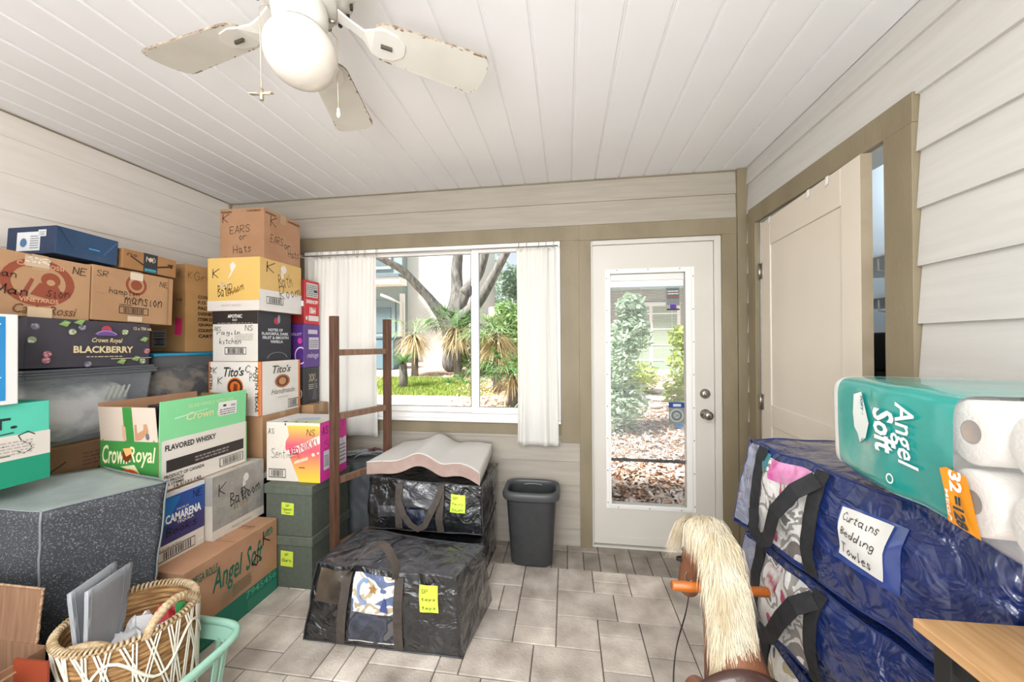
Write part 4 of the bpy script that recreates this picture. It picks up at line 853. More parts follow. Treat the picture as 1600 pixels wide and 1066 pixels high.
bm = bmesh.new(); hexa(bm, [(-.24, -.13, 0), (.17, -.10, 0), (.2, .12, 0), (-.14, .19, 0), (-.25, -.15, .25), (.18, -.12, .25), (.235, .14, .25), (-.15, .2, .25)]); obj('tote_body', bm, ink('#17181a', .5), t, bevel=.01)
bm = bmesh.new(); hexa(bm, [(-.255, -.155, .25), (.185, -.125, .25), (.24, .145, .25), (-.155, .205, .25), (-.255, -.155, .284), (.185, -.125, .284), (.24, .145, .284), (-.155, .205, .284)]); obj('lid', bm, ink('#202124', .45), t, bevel=.005)

# ------------------------------------------------------------------ open cardboard box bottom-left
r = thing('cardboard_box', 'open brown cardboard box with tall raised flap in the bottom left corner', 'box', (-1.81, .79, 0))
KI = mat('kraft_inner', '#8f6c52', .85, '#7b5a42', 6, (14, 1, 1), bump=.15, bscale=60)
bm = bmesh.new(); w, d, h, tk = .41, .30, .44, .005
box(bm, -w / 2, w / 2, -d / 2, d / 2, 0, tk); box(bm, -w / 2, w / 2, -d / 2, -d / 2 + tk, tk, h); box(bm, -w / 2, w / 2, d / 2 - tk, d / 2, tk, h); box(bm, -w / 2, -w / 2 + tk, -d / 2, d / 2, tk, h); box(bm, w / 2 - tk, w / 2, -d / 2, d / 2, tk, h)
obj('carton_body', bm, KI, r)
def flap(nm, P0, P1, P2, P3, m, lab=None, t_=.005):
    bm = bmesh.new(); P = [Vector(p) for p in (P0, P1, P2, P3)]; n = (P[1] - P[0]).cross(P[3] - P[0]).normalized() * t_
    hexa(bm, [P[0], P[1], P[1] - n, P[0] - n, P[3], P[2], P[2] - n, P[3] - n]); return obj(nm, bm, m, r, label=lab)
o = flap('rear_flap', (-w / 2, d / 2, h), (w / 2 - .045, d / 2, h), (w / 2 - .04, d / 2 + .012, h + .165), (-w / 2, d / 2 + .012, h + .165), KI, 'tall upright flap')
# corrugated torn edge
bm = bmesh.new(); rr = random.Random(5)
pts = [(w / 2 - .044 + k / 30 * .005 + rr.uniform(-.001, .001), d / 2 + .001 + k / 30 * .012, h + .165 * k / 30) for k in range(31)]; tube(bm, pts, [.0035 + rr.uniform(-.001, .0012) for _ in pts], 6)
pts = [(-w / 2 + (w - .04) * k / 20, d / 2 + .010, h + .166) for k in range(21)]; tube(bm, pts, .0035, 6)
obj('corrugated_edge', bm, mat('torn_edge', '#b99a7c', .9, '#8c6c50', 90, bump=.6, bscale=200), o)
flap('side_flap', (w / 2, .055, h - .02), (w / 2, -d / 2, h - .02), (w / 2 + .055, -d / 2, h + .0), (w / 2 + .05, .055, h + .01), KRAFT_D)
flap('inner_flap', (w / 2, .075, .25), (w / 2 + .105, .085, .25), (w / 2 + .105, .088, .452), (w / 2, .078, .458), ink('#8a3a22'), 'rust red flap', t_=.006)
# ------------------------------------------------------------------ laundry basket and woven basket
MINTP = mat('mint_plastic', '#9bc9b4', .3, coat=.2)
r = thing('laundry_basket', 'mint green plastic laundry basket holding the woven basket', 'laundry basket', (-1.415, 1.092, 0))
def rr_pt(a, hx, hy, e=.42): return (hx * math.copysign(abs(math.cos(a)) ** e, math.cos(a)), hy * math.copysign(abs(math.sin(a)) ** e, math.sin(a)))
hx, hy = .205, .175
bm = bmesh.new(); N_ = 64
pts = [(*rr_pt(2 * PI * k / N_, hx, hy), .30) for k in range(N_)]; tube(bm, pts, .013, 10, closed=True); obj('rim', bm, MINTP, r)
bm = bmesh.new()
grid(bm, N_, 3, lambda u_, v_: (*rr_pt(2 * PI * u_, hx - .006 - .02 * v_, hy - .006 - .02 * v_), .30 - .05 * v_), closed=True)
grid(bm, N_, 3, lambda u_, v_: (*rr_pt(2 * PI * u_, hx - .05 - .01 * v_, hy - .05 - .01 * v_), .05 - .045 * v_), closed=True)
for k in range(26):
    a = 2 * PI * (k + .5) / 26; p0 = rr_pt(a, hx - .022, hy - .022); p1 = rr_pt(a, hx - .05, hy - .05)
    t_ = Vector((-math.sin(a), math.cos(a), 0)); strip(bm, [(*p0, .26), (*p1, .045)], t_, .02, .004)
v = [bm.verts.new((*rr_pt(2 * PI * k / N_, hx - .06, hy - .06), .006)) for k in range(N_)]; bm.faces.new(v)
obj('slatted_body', bm, MINTP, r)

STRAW = mat('straw', '#b08a58', .8, '#7a5530', 14, (1, 1, 9), bump=.6, bscale=30, lo=.35, hi=.6)
ROPE = mat('rope', '#c6b192', .8, '#a58a60', 60, bump=.5, bscale=120)
CORD = mat('cotton_cord', '#e2dccb', .85)
r = thing('woven_basket', 'round woven straw basket laced with white macrame cord, near the lower left', 'basket', (-1.485, 1.078, 0))
cb = (.06, -.0)
def bk(u_, z, out=0.0):
    t_ = (z - .03) / .42; rad = .125 + .05 * t_; a = 2 * PI * u_
    return Vector((cb[0] * (1 - t_) + (rad + out) * 1.02 * math.cos(a), cb[1] * (1 - t_) + (rad + out) * .98 * math.sin(a), z))
bm = bmesh.new(); NR = 150
grid(bm, 80, NR, lambda u_, v_: bk(u_, .03 + .42 * v_, .0035 * abs(math.sin(v_ * NR / 6 * PI)) + .0015 * noise.noise(Vector((u_ * 60, v_ * 26, 0)))), closed=True)
grid(bm, 80, NR, lambda u_, v_: bk(-u_, .03 + .42 * v_, -.008 - .0035 * abs(math.sin(v_ * NR / 6 * PI))), closed=True)
v = [bm.verts.new(bk(k / 40, .032, -.004)) for k in range(40)]; bm.faces.new(v)
obj('woven_body', bm, STRAW, r)
bm = bmesh.new(); NN = 84
for k in range(NN):   # whipped stitches around the rim
    u_ = k / NN; c = bk(u_, .452, -.003); a = 2 * PI * u_; o = Vector((math.cos(a), math.sin(a), 0)); t_ = Vector((-math.sin(a), math.cos(a), 0))
    tube(bm, [c + (o * math.cos(q) + Vector((0, 0, 1)) * math.sin(q)) * .0095 + t_ * .004 * (q / PI - 1) for q in [i * PI / 4 for i in range(9)]], .0042, 5)
obj('stitched_rim', bm, ROPE, r)
def basket_handle(pa, pb, rise, lean):
    bm = bmesh.new(); pa, pb = Vector(pa), Vector(pb); m = (pa + pb) / 2 + Vector(lean); pts = bez(pa, pa + (m - pa) * .35 + Vector((0, 0, rise * 1.2)), pb + (m - pb) * .35 + Vector((0, 0, rise * 1.2)), pb, 60)
    tube(bm, pts, [.0115 + .003 * abs(math.sin(i * .9)) for i in range(61)], 10); return obj('handle', bm, ROPE, r)
basket_handle((.158, -.075, .44), (.150, .095, .44), .075, (.02, 0, 0))
basket_handle((-.02, -.165, .445), (.10, -.135, .445), .004, (-.02, .07, 0))
bm = bmesh.new()
for k in range(40):
    u0 = k / 40; off = (.05 if k % 2 else -.05) * (1 + .4 * math.sin(k * 1.7)); zt, zb_ = .447, (.20 if k % 3 else .08)
    tube(bm, [bk(u0 + off * q, zt + (zb_ - zt) * q, .0065) for q in [i / 8 for i in range(9)]], .0026, 5)
    tube(bm, [bk(u0 + .008 + off * q, zt + (zb_ - zt) * q, .0065) for q in [i / 8 for i in range(9)]], .0026, 5)
tube(bm, [bk(i / 60, .36 + .05 * math.sin(i / 60 * 2 * PI * 5), .008) for i in range(60)], .0045, 6, closed=True)
obj('macrame_cord', bm, CORD, r, label='white macrame cord')
GF = mat('silver_fabric', '#9c9fa3', .55, '#8c8f94', 6, bump=.25, bscale=25)
def panel(label, P, th_):
    t = thing('folded_fabric_panel', label, 'fabric organizer', P[0], group='grey panels in the woven basket'); O = Vector(P[0])
    q = [Vector(p) - O for p in P]; n = (q[1] - q[0]).cross(q[3] - q[0]).normalized() * th_
    bm = bmesh.new()
    def f(a, b, side): p = q[0].lerp(q[1], a).lerp(q[3].lerp(q[2], a), b); return p + n * (side + .25 * noise.noise(p * 14))
    grid(bm, 12, 16, lambda a, b: f(a, b, .5)); grid(bm, 12, 16, lambda a, b: f(1 - a, b, -.5)); 
    for e in range(4):
        fn = {0: lambda a, b: f(a, 0, b - .5), 1: lambda a, b: f(a, 1, .5 - b), 2: lambda a, b: f(0, a, .5 - b), 3: lambda a, b: f(1, a, b - .5)}[e]; grid(bm, 12, 1, fn)
    bmesh.ops.remove_doubles(bm, verts=bm.verts[:], dist=.0004)
    obj('panel', bm, GF, t)
    bm = bmesh.new()
    for a in (.06, .80): tube(bm, [f(a, b, .62) for b in [i / 16 for i in range(17)]], .0011, 5)
    obj('stitching', bm, ink('#7c7f84'), t)
panel('front grey folded fabric panel standing in the woven basket', [(-1.47, .94, .20), (-1.535, 1.06, .20), (-1.565, 1.138, .588), (-1.492, .962, .602)], .010)
panel('rear grey folded fabric panel, peeking out behind the front one in the woven basket', [(-1.505, .965, .20), (-1.565, 1.06, .20), (-1.592, 1.108, .605), (-1.525, .940, .607)], .010)
t = thing('plastic_bag', 'crumpled white plastic bag inside the woven basket', 'bag', (-1.475, 1.085, .12))
bm = bmesh.new()
grid(bm, 40, 20, lambda u_, v_: Vector((.105 * math.cos(2 * PI * u_) * math.sin(PI * v_) ** .6, .10 * math.sin(2 * PI * u_) * math.sin(PI * v_) ** .6, .135 - .13 * math.cos(PI * v_))) * (1 + .3 * noise.noise(Vector((math.cos(2 * PI * u_) * 3, math.sin(2 * PI * u_) * 3, v_ * 7)))), smooth=False, closed=True)
obj('bag', bm, mat('white_film', '#d7d8d8', .3, coat=.4), t)
t = thing('red_cloth', 'small red and green cloth inside the woven basket', 'cloth', (-1.43, 1.15, .13))
bm = bmesh.new(); grid(bm, 24, 14, lambda u_, v_: Vector((.045 * math.cos(2 * PI * u_) * math.sin(PI * v_) ** .6, .05 * math.sin(2 * PI * u_) * math.sin(PI * v_) ** .6, .15 - .145 * math.cos(PI * v_))) * (1 + .15 * noise.noise(Vector((u_ * 9, v_ * 9, 2)))), closed=True); obj('cloth', bm, ink('#a3232c'), t)
bm = bmesh.new(); strip(bm, [(.05, -.02, .20), (.055, .0, .285), (.03, .02, .305)], (0, 1, 0), .03, .004); obj('green_trim', bm, ink('#2d8a4a'), t, label='green trim')

# ------------------------------------------------------------------ blanket ladder
WOOD = mat('walnut', '#6b4c3a', .5, '#4f3527', 9, (8, 8, .7), bump=.2, bscale=30, lo=.3, hi=.7)
WOODL = mat('walnut_light', '#8a6c58', .5, '#6f5240', 9, (8, 8, .7), bump=.2, bscale=30)
lad = thing('blanket_ladder', 'dark wooden blanket ladder standing upright in front of the window', 'ladder', (-1.247, 2.14, 0), (0, 0, math.atan2(.351, .146)))
for sx in (-.19, .19):
    bm = bmesh.new(); box(bm, sx - .019, sx + .019, -.021, .021, 0, 1.535); obj('rail', bm, WOOD, lad, bevel=.002)
for z in (.21, .585, .955, 1.325):
    bm = bmesh.new(); box(bm, -.171, .171, -.012, .016, z - .018, z + .018); obj('rung', bm, WOODL, lad, bevel=.002)

# ------------------------------------------------------------------ soft vinyl bags
def vinyl(name, c, c2, sc=5):
    m = mat(name, c, .32, c2, sc, bump=.0, coat=1, lo=.5, hi=.72); nt = m.node_tree; b = nt.nodes['Principled BSDF']; L = nt.links.new
    tc = nt.nodes['Texture Coordinate']
    n1 = nt.nodes.new('ShaderNodeTexNoise'); n1.inputs['Scale'].default_value = 9; n1.inputs['Detail'].default_value = 3; n1.inputs['Distortion'].default_value = 1.2
    v1 = nt.nodes.new('ShaderNodeTexVoronoi'); v1.inputs['Scale'].default_value = 11; v1.feature = 'DISTANCE_TO_EDGE'
    mx = nt.nodes.new('ShaderNodeMath'); mx.operation = 'MULTIPLY_ADD'; mx.inputs[1].default_value = .5
    L(tc.outputs['Object'], n1.inputs['Vector']); L(n1.outputs['Color'], v1.inputs['Vector']) if False else L(tc.outputs['Object'], v1.inputs['Vector'])
    L(v1.outputs['Distance'], mx.inputs[0]); L(n1.outputs[0], mx.inputs[2])
    bp = nt.nodes.new('ShaderNodeBump'); bp.inputs['Strength'].default_value = .9; bp.inputs['Distance'].default_value = .03
    L(mx.outputs[0], bp.inputs['Height']); L(bp.outputs[0], b.inputs['Normal']); L(bp.outputs[0], b.inputs['Coat Normal'])
    b.inputs['Coat Roughness'].default_value = .1
    return m
BV = vinyl('black_vinyl', '#17181a', '#2c2d30'); BLV = vinyl('blue_vinyl', '#1a2c62', '#223a80', 4)
CLB = vinyl('clear_sheen_over_black', '#3f4044', '#6a6b6f'); CLW = vinyl('clear_film', '#8f93a6', '#b9bcc8', 10)  # film over black is paler grey, with the bag top's reflection put in
WEB = mat('brown_webbing', '#4e463f', .8, '#433b35', 30, bump=.2, bscale=120); WEBK = mat('black_webbing', '#1f1f21', .75, '#2b2b2d', 30, bump=.2, bscale=150)
def contents(name, cols, sc, base):
    m = bpy.data.materials.new(name); m.use_nodes = True; nt = m.node_tree; b = nt.nodes['Principled BSDF']; L = nt.links.new
    tc = nt.nodes.new('ShaderNodeTexCoord'); v = nt.nodes.new('ShaderNodeTexNoise'); v.inputs['Scale'].default_value = sc; v.inputs['Detail'].default_value = 2.5; v.inputs['Distortion'].default_value = .7
    r = nt.nodes.new('ShaderNodeValToRGB'); r.color_ramp.interpolation = 'CONSTANT'; cr = r.color_ramp; cr.elements[0].color = lin(cols[0]); cr.elements[1].position = .36; cr.elements[1].color = lin(cols[1])
    for i, c in enumerate(cols[2:]): e = cr.elements.new(.36 + (i + 1) * .28 / (len(cols) - 1)); e.color = lin(c)
    L(tc.outputs['Object'], v.inputs['Vector']); L(v.outputs[0], r.inputs[0]); L(r.outputs[0], b.inputs['Base Color'])
    b.inputs['Roughness'].default_value = .4; b.inputs['Coat Weight'].default_value = 1; b.inputs['Coat Roughness'].default_value = .07
    n = nt.nodes.new('ShaderNodeTexNoise'); n.inputs['Scale'].default_value = 16; n.inputs['Detail'].default_value = 3; bp = nt.nodes.new('ShaderNodeBump'); bp.inputs['Strength'].default_value = .8; bp.inputs['Distance'].default_value = .02
    L(tc.outputs['Object'], n.inputs['Vector']); L(n.outputs[0], bp.inputs['Height']); L(bp.outputs[0], b.inputs['Normal']); L(bp.outputs[0], b.inputs['Coat Normal'])
    return m
CT1 = contents('bag_contents_white', ['#3c4660', '#d8d4cc', '#e2dfd8', '#b9a98a', '#e6e2dc', '#5d6c90'], 7, 0)
CT2 = contents('bag_contents_floral', ['#b8506c', '#dedcd8', '#e4e2de', '#9a9690', '#e8e6e2', '#7a7472'], 9, 0)
CT3 = contents('bag_contents_dark', ['#1c2230', '#2b3346', '#3c4356', '#22262e', '#59585a'], 8, 0)
class Bag:
    def __init__(s, name, label, co, mats, seed=0, amp=.012, bulge=(.02, .02, .02), n=36, group=None, fmi=None):
        s.O = (Vector(co[0]) + Vector(co[1]) + Vector(co[2]) + Vector(co[3])) / 4
        s.co = [Vector(c) - s.O for c in co]; s.seed = seed; s.amp = amp; s.b = bulge
        s.r = thing(name, label, 'bag', s.O, group=group)
        c = s.co; s.nu = (c[1] - c[0]).normalized(); s.nw = (c[4] - c[0]).normalized(); s.nf = s.nu.cross(s.nw).normalized()
        bm = bmesh.new()
        for face in range(6):
            fn = {0: lambda a, b: s.T(a, b, 1), 1: lambda a, b: s.T(b, a, 0), 2: lambda a, b: s.T(a, 0, b), 3: lambda a, b: s.T(1, a, b), 4: lambda a, b: s.T(1 - a, 1, b), 5: lambda a, b: s.T(0, 1 - a, b)}[face]
            grid(bm, n, n, fn, mi=(fmi or {}).get(face, 0))
        bmesh.ops.remove_doubles(bm, verts=bm.verts[:], dist=.0008)
        obj('bag_body', bm, mats, s.r)
    def T(s, u, v, w, out=0):
        c = s.co; L = lambda a, b, t: a.lerp(b, t)
        lo = L(L(c[0], c[1], u), L(c[3], c[2], u), v); hi = L(L(c[4], c[5], u), L(c[7], c[6], u), v); p = L(lo, hi, w)
        f = lambda t: max(0, 1 - (2 * t - 1) ** 2)
        p = p + s.nf * (s.b[0] * (1 - 2 * v) * f(u) * f(w)) + s.nu * (s.b[1] * (2 * u - 1) * f(v) * f(w)) + Vector((0, 0, 1)) * (s.b[2] * max(0, 2 * w - 1) * f(u) * f(v))
        q = p * 7 + Vector((s.seed * 7.3, 0, 0)); n = Vector((noise.noise(q), noise.noise(q + Vector((9, 3, 5))), noise.noise(q + Vector((2, 8, 1)))))
        rg = 1 - abs(noise.noise(p * 11 + Vector((s.seed, 4, 2)))) * 2
        k = min(1, w * 6) if s.O.z < .02 else 1
        return p + n * s.amp * k + s.nf * (out + (rg * s.amp * .55 * (1 - v) if v < .5 else 0))
    def F(s, a, b, z): return s.T(a, 0, b, z)
    def patch(s, name, u0, u1, w0, w1, m, out=.002, label=None, n=18, top=False):
        bm = bmesh.new()
        if top: grid(bm, n, n, lambda a, b: s.T(u0 + (u1 - u0) * a, w0 + (w1 - w0) * b, 1) + Vector((0, 0, out)))
        else: grid(bm, n, n, lambda a, b: s.F(u0 + (u1 - u0) * a, w0 + (w1 - w0) * b, out))
        return obj(name, bm, m, s.r, label=label)
    def strap(s, name, pts, wid, m, wdir=None, label=None):
        """pts: (u, w, out)"""
        bm = bmesh.new(); P = [s.F(*p) if p[1] <= 1 else s.T(p[0], (p[1] - 1), 1) + Vector((0, 0, p[2])) for p in pts]
        D = []
        for i in range(len(P)):
            t = (P[min(i + 1, len(P) - 1)] - P[max(i - 1, 0)]).normalized(); nrm = s.nf if pts[i][1] <= 1 else Vector((0, 0, 1))
            D.append(t.cross(nrm).normalized())
        for i in range(1, len(D)):
            if D[i].dot(D[i - 1]) < 0: D[i] = -D[i]
        strip(bm, P, D, wid, .0025); return obj(name, bm, m, s.r, label=label)
    def piping(s, m, edges=('tf', 'tl', 'tr', 'fl', 'fr', 'bf', 'tb'), r=.0035):
        bm = bmesh.new(); N = 30; T = s.T
        E_ = {'tf': lambda t: T(t, 0, 1), 'tb': lambda t: T(t, 1, 1), 'tl': lambda t: T(0, t, 1), 'tr': lambda t: T(1, t, 1), 'fl': lambda t: T(0, 0, t), 'fr': lambda t: T(1, 0, t), 'bf': lambda t: T(t, 0, max(0, .01)), 'br': lambda t: T(1, t, .01)}
        for e in edges: tube(bm, [E_[e](i / N) for i in range(N + 1)], r, 6)
        return obj('piping', bm, m, s.r)
def note(bag, u0, u1, w0, w1, lines, skew=0):
    n_ = bag.patch('sticky_note', u0, u1, w0, w1, ink(YEL), .006, 'yellow green sticky note', n=6)
    k = len(lines); els = []
    for i, l in enumerate(lines):
        a = w1 - (w1 - w0) * (i + .9) / (k + .2); els.append(('h', l, u0 + (u1 - u0) * .12, a, u1 - (u1 - u0) * (.5 if i == 0 else .12), a + (w1 - w0) / (k + 1) * .6, BK, .6))
    print_on(n_, 'handwriting', (0, 0, 0), (1, 0, 0), (0, 0, 1), .6, .3, els, base=.008, fn=bag.F)
PB = ink('#3a3b3e', .25)
# front black bag
A = Bag('storage_bag', 'large black clear-topped storage bag on the floor, nearest of the three black bags', [(-1.215, 1.575, .004), (-.455, 1.575, .004), (-.40, 1.95, .004), (-1.16, 1.97, .004), (-1.165, 1.60, .352), (-.492, 1.59, .34), (-.42, 1.86, .335), (-1.13, 1.92, .35)], [BV, CLB], 1, .010, (.022, .01, .03), fmi={0: 1})
A.patch('clear_window', .30, .60, .08, .93, CT1, .002, 'clear window showing white and blue cloth'); A.patch('clear_window', .30, .60, .10, .46, CT3, .004, 'dark cloth seen through window')
A.patch('clear_window', .12, .42, .12, .86, CLB, .004, top=True); A.patch('clear_window', .04, .22, .52, .95, mat('tan_panel', '#5c5044', .3, '#37302a', 8, coat=1, bump=.8, bscale=14), .003, 'tan reflection panel')  # film patch on top, tan patch at the left of the front
A.strap('carry_strap', [(.25, .03 + i * .092, .006) for i in range(11)], .042, WEB); A.strap('carry_strap', [(.62, .03 + i * .092, .006) for i in range(11)], .042, WEB)
pts = [A.F(.25, .93, .008), A.F(.30, .98, .03) + Vector((0, 0, .02)), A.T(.36, .06, 1) + Vector((0, -.02, .06)), A.T(.44, .10, 1) + Vector((0, 0, .085)), A.T(.52, .08, 1) + Vector((0, -.01, .07)), A.T(.58, .05, 1) + Vector((0, -.02, .02)), A.F(.60, .93, .02)]
bm = bmesh.new(); sp_ = []
for i in range(len(pts) - 1):
    p0, p1, p2, p3 = pts[max(i - 1, 0)], pts[i], pts[i + 1], pts[min(i + 2, len(pts) - 1)]
    for k in range(6): t_ = k / 6; sp_.append(.5 * ((2 * p1) + (p2 - p0) * t_ + (2 * p0 - 5 * p1 + 4 * p2 - p3) * t_ * t_ + (-p0 + 3 * p1 - 3 * p2 + p3) * t_ ** 3))
strip(bm, sp_, (.25, 1, .35), .038, .003); obj('handle', bm, WEB, A.r)
A.piping(PB); note(A, .765, .885, .56, .88, ('SP', 'toys', 'toys'))
bm = bmesh.new(); bx_ = A.F(.47, .76, .006)
for q in range(1): pass
A_star = print_on(A.r, 'star_pattern', (0, 0, 0), (1, 0, 0), (0, 0, 1), .7, .34, [('p', [(.45 + .035 * math.cos(PI / 2 + k * PI / 5) * (1 if k % 2 == 0 else .42), .76 + .075 * math.sin(PI / 2 + k * PI / 5) * (1 if k % 2 == 0 else .42)) for k in range(10)], '#a5773c'), ('o', .385, .72, .05, .16, .7, '#8296c0', 60, 300), ('p', [(.53, .68), (.56, .50), (.50, .52)], '#3c4a86')], base=.009, fn=A.F, label='gold star printed on the cloth inside')
# lower rear black bag
B = Bag('storage_bag', 'black storage bag on the floor behind the nearest one, mostly hidden, carrying another bag', [(-1.13, 2.03, .004), (-.50, 2.02, .004), (-.475, 2.46, .004), (-1.12, 2.46, .004), (-1.13, 2.02, .272), (-.475, 2.01, .262), (-.48, 2.47, .265), (-1.12, 2.46, .272)], [BV], 2, .010, (.02, .012, .0))
B.strap('carry_strap', [(.42, .5 + i * .05, .008) for i in range(11)], .045, WEB); B.patch('clear_window', .04, .96, .78, .98, CT3, .003); B.piping(PB, ('tf', 'tr', 'fr', 'br'))
# upper rear black bag
D = Bag('storage_bag', 'black storage bag with crossed brown straps, directly under the white foam pad', [(-1.15, 2.03, .305), (-.465, 2.02, .305), (-.475, 2.45, .305), (-1.125, 2.45, .305), (-1.14, 2.03, .60), (-.468, 2.02, .575), (-.455, 2.45, .565), (-1.125, 2.44, .60)], [BV], 3, .010, (.028, .012, .0))
D.patch('clear_window', .33, .62, .50, .97, CLB, .003, 'hazy clear window'); D.patch('clear_window', .34, .60, .10, .46, CT3, .003); D.patch('clear_window', .10, .26, .26, .48, CLB, .003)
D.strap('carry_strap', [(.295, .05 + i * .09, .007) for i in range(11)], .042, WEB); D.strap('carry_strap', [(.655, .02 + i * .095, .007) for i in range(11)], .042, WEB)
D.strap('handle', [(.30, .62, .012), (.36, .36, .02), (.42, .18, .026), (.48, .12, .03), (.54, .20, .03), (.59, .46, .03), (.62, .62, .022), (.665, .92, .012)], .036, WEB)
D.piping(PB, ('tf', 'tr', 'fl', 'fr', 'bf', 'br')); note(D, .74, .86, .48, .82, ('SP', 'fairy', 'Stuff'))
# grey bag between the ladder and the olive boxes
G_ = Bag('storage_bag', 'soft grey storage bag against the back wall behind the ladder', [(-1.62, 2.31, .004), (-1.22, 2.31, .004), (-1.22, 2.48, .004), (-1.62, 2.48, .004), (-1.62, 2.31, .585), (-1.235, 2.32, .585), (-1.235, 2.48, .585), (-1.62, 2.48, .585)], [mat('grey_nylon', '#5a5e60', .5, '#484c4e', 5, bump=.6, bscale=14)], 5, .012, (.01, .01, .01))
G_.piping(ink('#4a4d50'), ('tf', 'tr'))
t = thing('crumpled_fabric', 'crumpled light grey and red straps heaped on the grey bag by the window', 'cloth', (-1.42, 2.39, .592))
bm = bmesh.new()
for k in range(9):
    a = random.uniform(-.16, .1); pts = bez((a, -.06 + k * .012, .006 + k * .003), (a + .06, -.05 + k * .01, .05 + .01 * (k % 3)), (a + .10, .0, .02 + .01 * (k % 4)), (a + .13, .04, .008 + k * .003), 10); strip(bm, pts, (0, 1, .2), .022, .003)
obj('straps', bm, mat('grey_strap', '#8c8f92', .6), t)
bm = bmesh.new(); grid(bm, 14, 8, lambda a, b: (.02 + .15 * a, .0 + .06 * b, .03 + .02 * noise.noise(Vector((a * 6, b * 6, 0))) + .02 * math.sin(PI * a))); obj('red_cloth', bm, mat('red_print', '#7a2c34', .7, '#4d4a4c', 30), t, label='dark red patterned cloth')

# folded foam pad on the bag
FO = mat('foam_cover', '#dcd9d3', .6, '#d2cec7', 3); FOE = mat('foam_edge', '#ac968c', .5, '#9c8379', 10, bump=.15, bscale=40)
r = thing('foam_pad', 'folded white foam pad with a pinkish edge draped over the black bag', 'foam pad', (-.82, 2.22, .62))
def fz(u_, v_):
    hump = .052 * math.exp(-((u_ - (.48 - .06 * v_)) / .14) ** 2) ; dip = -.012 * math.exp(-((u_ - (.68 - .06 * v_)) / .07) ** 2)
    end = -.05 * max(0, (u_ - .82) / .18) ** 1.6 * (1 - v_ * .8) + -.012 * max(0, (.15 - u_) / .15)
    return hump + dip + end
def fp(u_, v_, top):
    x = -.325 + .665 * u_ + .02 * v_ * (1 - 2 * u_); y = -.215 - .012 * math.sin(u_ * 5) + .46 * v_
    return (x, y, .012 + fz(u_, v_) + (.072 if top else 0) * (1 - .0 * u_))
bm = bmesh.new(); n1, n2 = 48, 24
grid(bm, n1, n2, lambda a, b: fp(a, b, 1)); grid(bm, n1, n2, lambda a, b: fp(1 - a, b, 0))
def fs(P0, P1): return lambda a, b: tuple(Vector(P0(a)).lerp(Vector(P1(a)), b))
grid(bm, n1, 3, fs(lambda a: fp(a, 0, 0), lambda a: fp(a, 0, 1)), mi=1); grid(bm, n1, 3, fs(lambda a: fp(1 - a, 1, 0), lambda a: fp(1 - a, 1, 1)))
grid(bm, n2, 3, fs(lambda a: fp(1, a, 0), lambda a: fp(1, a, 1))); grid(bm, n2, 3, fs(lambda a: fp(0, 1 - a, 0), lambda a: fp(0, 1 - a, 1)))
bmesh.ops.remove_doubles(bm, verts=bm.verts[:], dist=.0004)
o = obj('foam_sheet', bm, [FO, FOE], r)
for p in o.data.polygons:
    p.use_smooth = False if p.material_index == 1 else True
bm = bmesh.new(); tube(bm, [Vector(fp(i / 48, 0, 1)) + Vector((0, -.002, 0)) for i in range(49)], .003, 6); obj('top_seam', bm, FO, r)

# waste bin
BIN = mat('bin_grey', '#38393a', .5, '#303132', 20, bump=.25, bscale=260)
r = thing('waste_bin', 'tall charcoal plastic waste bin between the black bags and the back door', 'trash can', (-.222, 2.355, 0))
bm = bmesh.new(); N_ = 72
def bp_(u_, z, o=0): s = z / .47; return (*rr_pt(2 * PI * u_, .128 + .030 * s + o, .088 + .028 * s + o, .5), z)
grid(bm, N_, 16, lambda a, b: bp_(a, .015 + .425 * b), closed=True); grid(bm, N_, 8, lambda a, b: bp_(-a, .02 + .43 * b, -.004), closed=True)
grid(bm, N_, 3, lambda a, b: bp_(a, .0 + .015 * b, -.012 * (1 - b)), closed=True)
v = [bm.verts.new(bp_(k / N_, .0, -.012)) for k in range(N_)]; bm.faces.new(v[::-1]); v = [bm.verts.new(bp_(k / N_, .022, -.004)) for k in range(N_)]; bm.faces.new(v)
obj('bin_body', bm, BIN, r)
bm = bmesh.new()
prof = [(-.002, .435), (.006, .415), (.012, .413), (.020, .425), (.023, .448), (.017, .464), (.004, .468), (-.006, .462), (-.008, .44)]
def rimp(a, b):
    i = b * (len(prof) - 1); k = min(int(i), len(prof) - 2); f = i - k; o = prof[k][0] + (prof[k + 1][0] - prof[k][0]) * f; z = prof[k][1] + (prof[k + 1][1] - prof[k][1]) * f
    x, y, _ = bp_(a, .45, o); dip = -.008 * (abs(math.cos(2 * PI * a)) > .96); return (x, y, z + dip)
grid(bm, N_, 16, rimp, closed=True); obj('rim', bm, mat('bin_rim', '#4a4b4d', .4), r)
bm = bmesh.new(); tube(bm, [(-.06 + .12 * k / 12, .105 , .435 + .006 * math.sin(PI * k / 12)) for k in range(13)], .003, 6); obj('grip', bm, ink('#8a8b8c'), r)

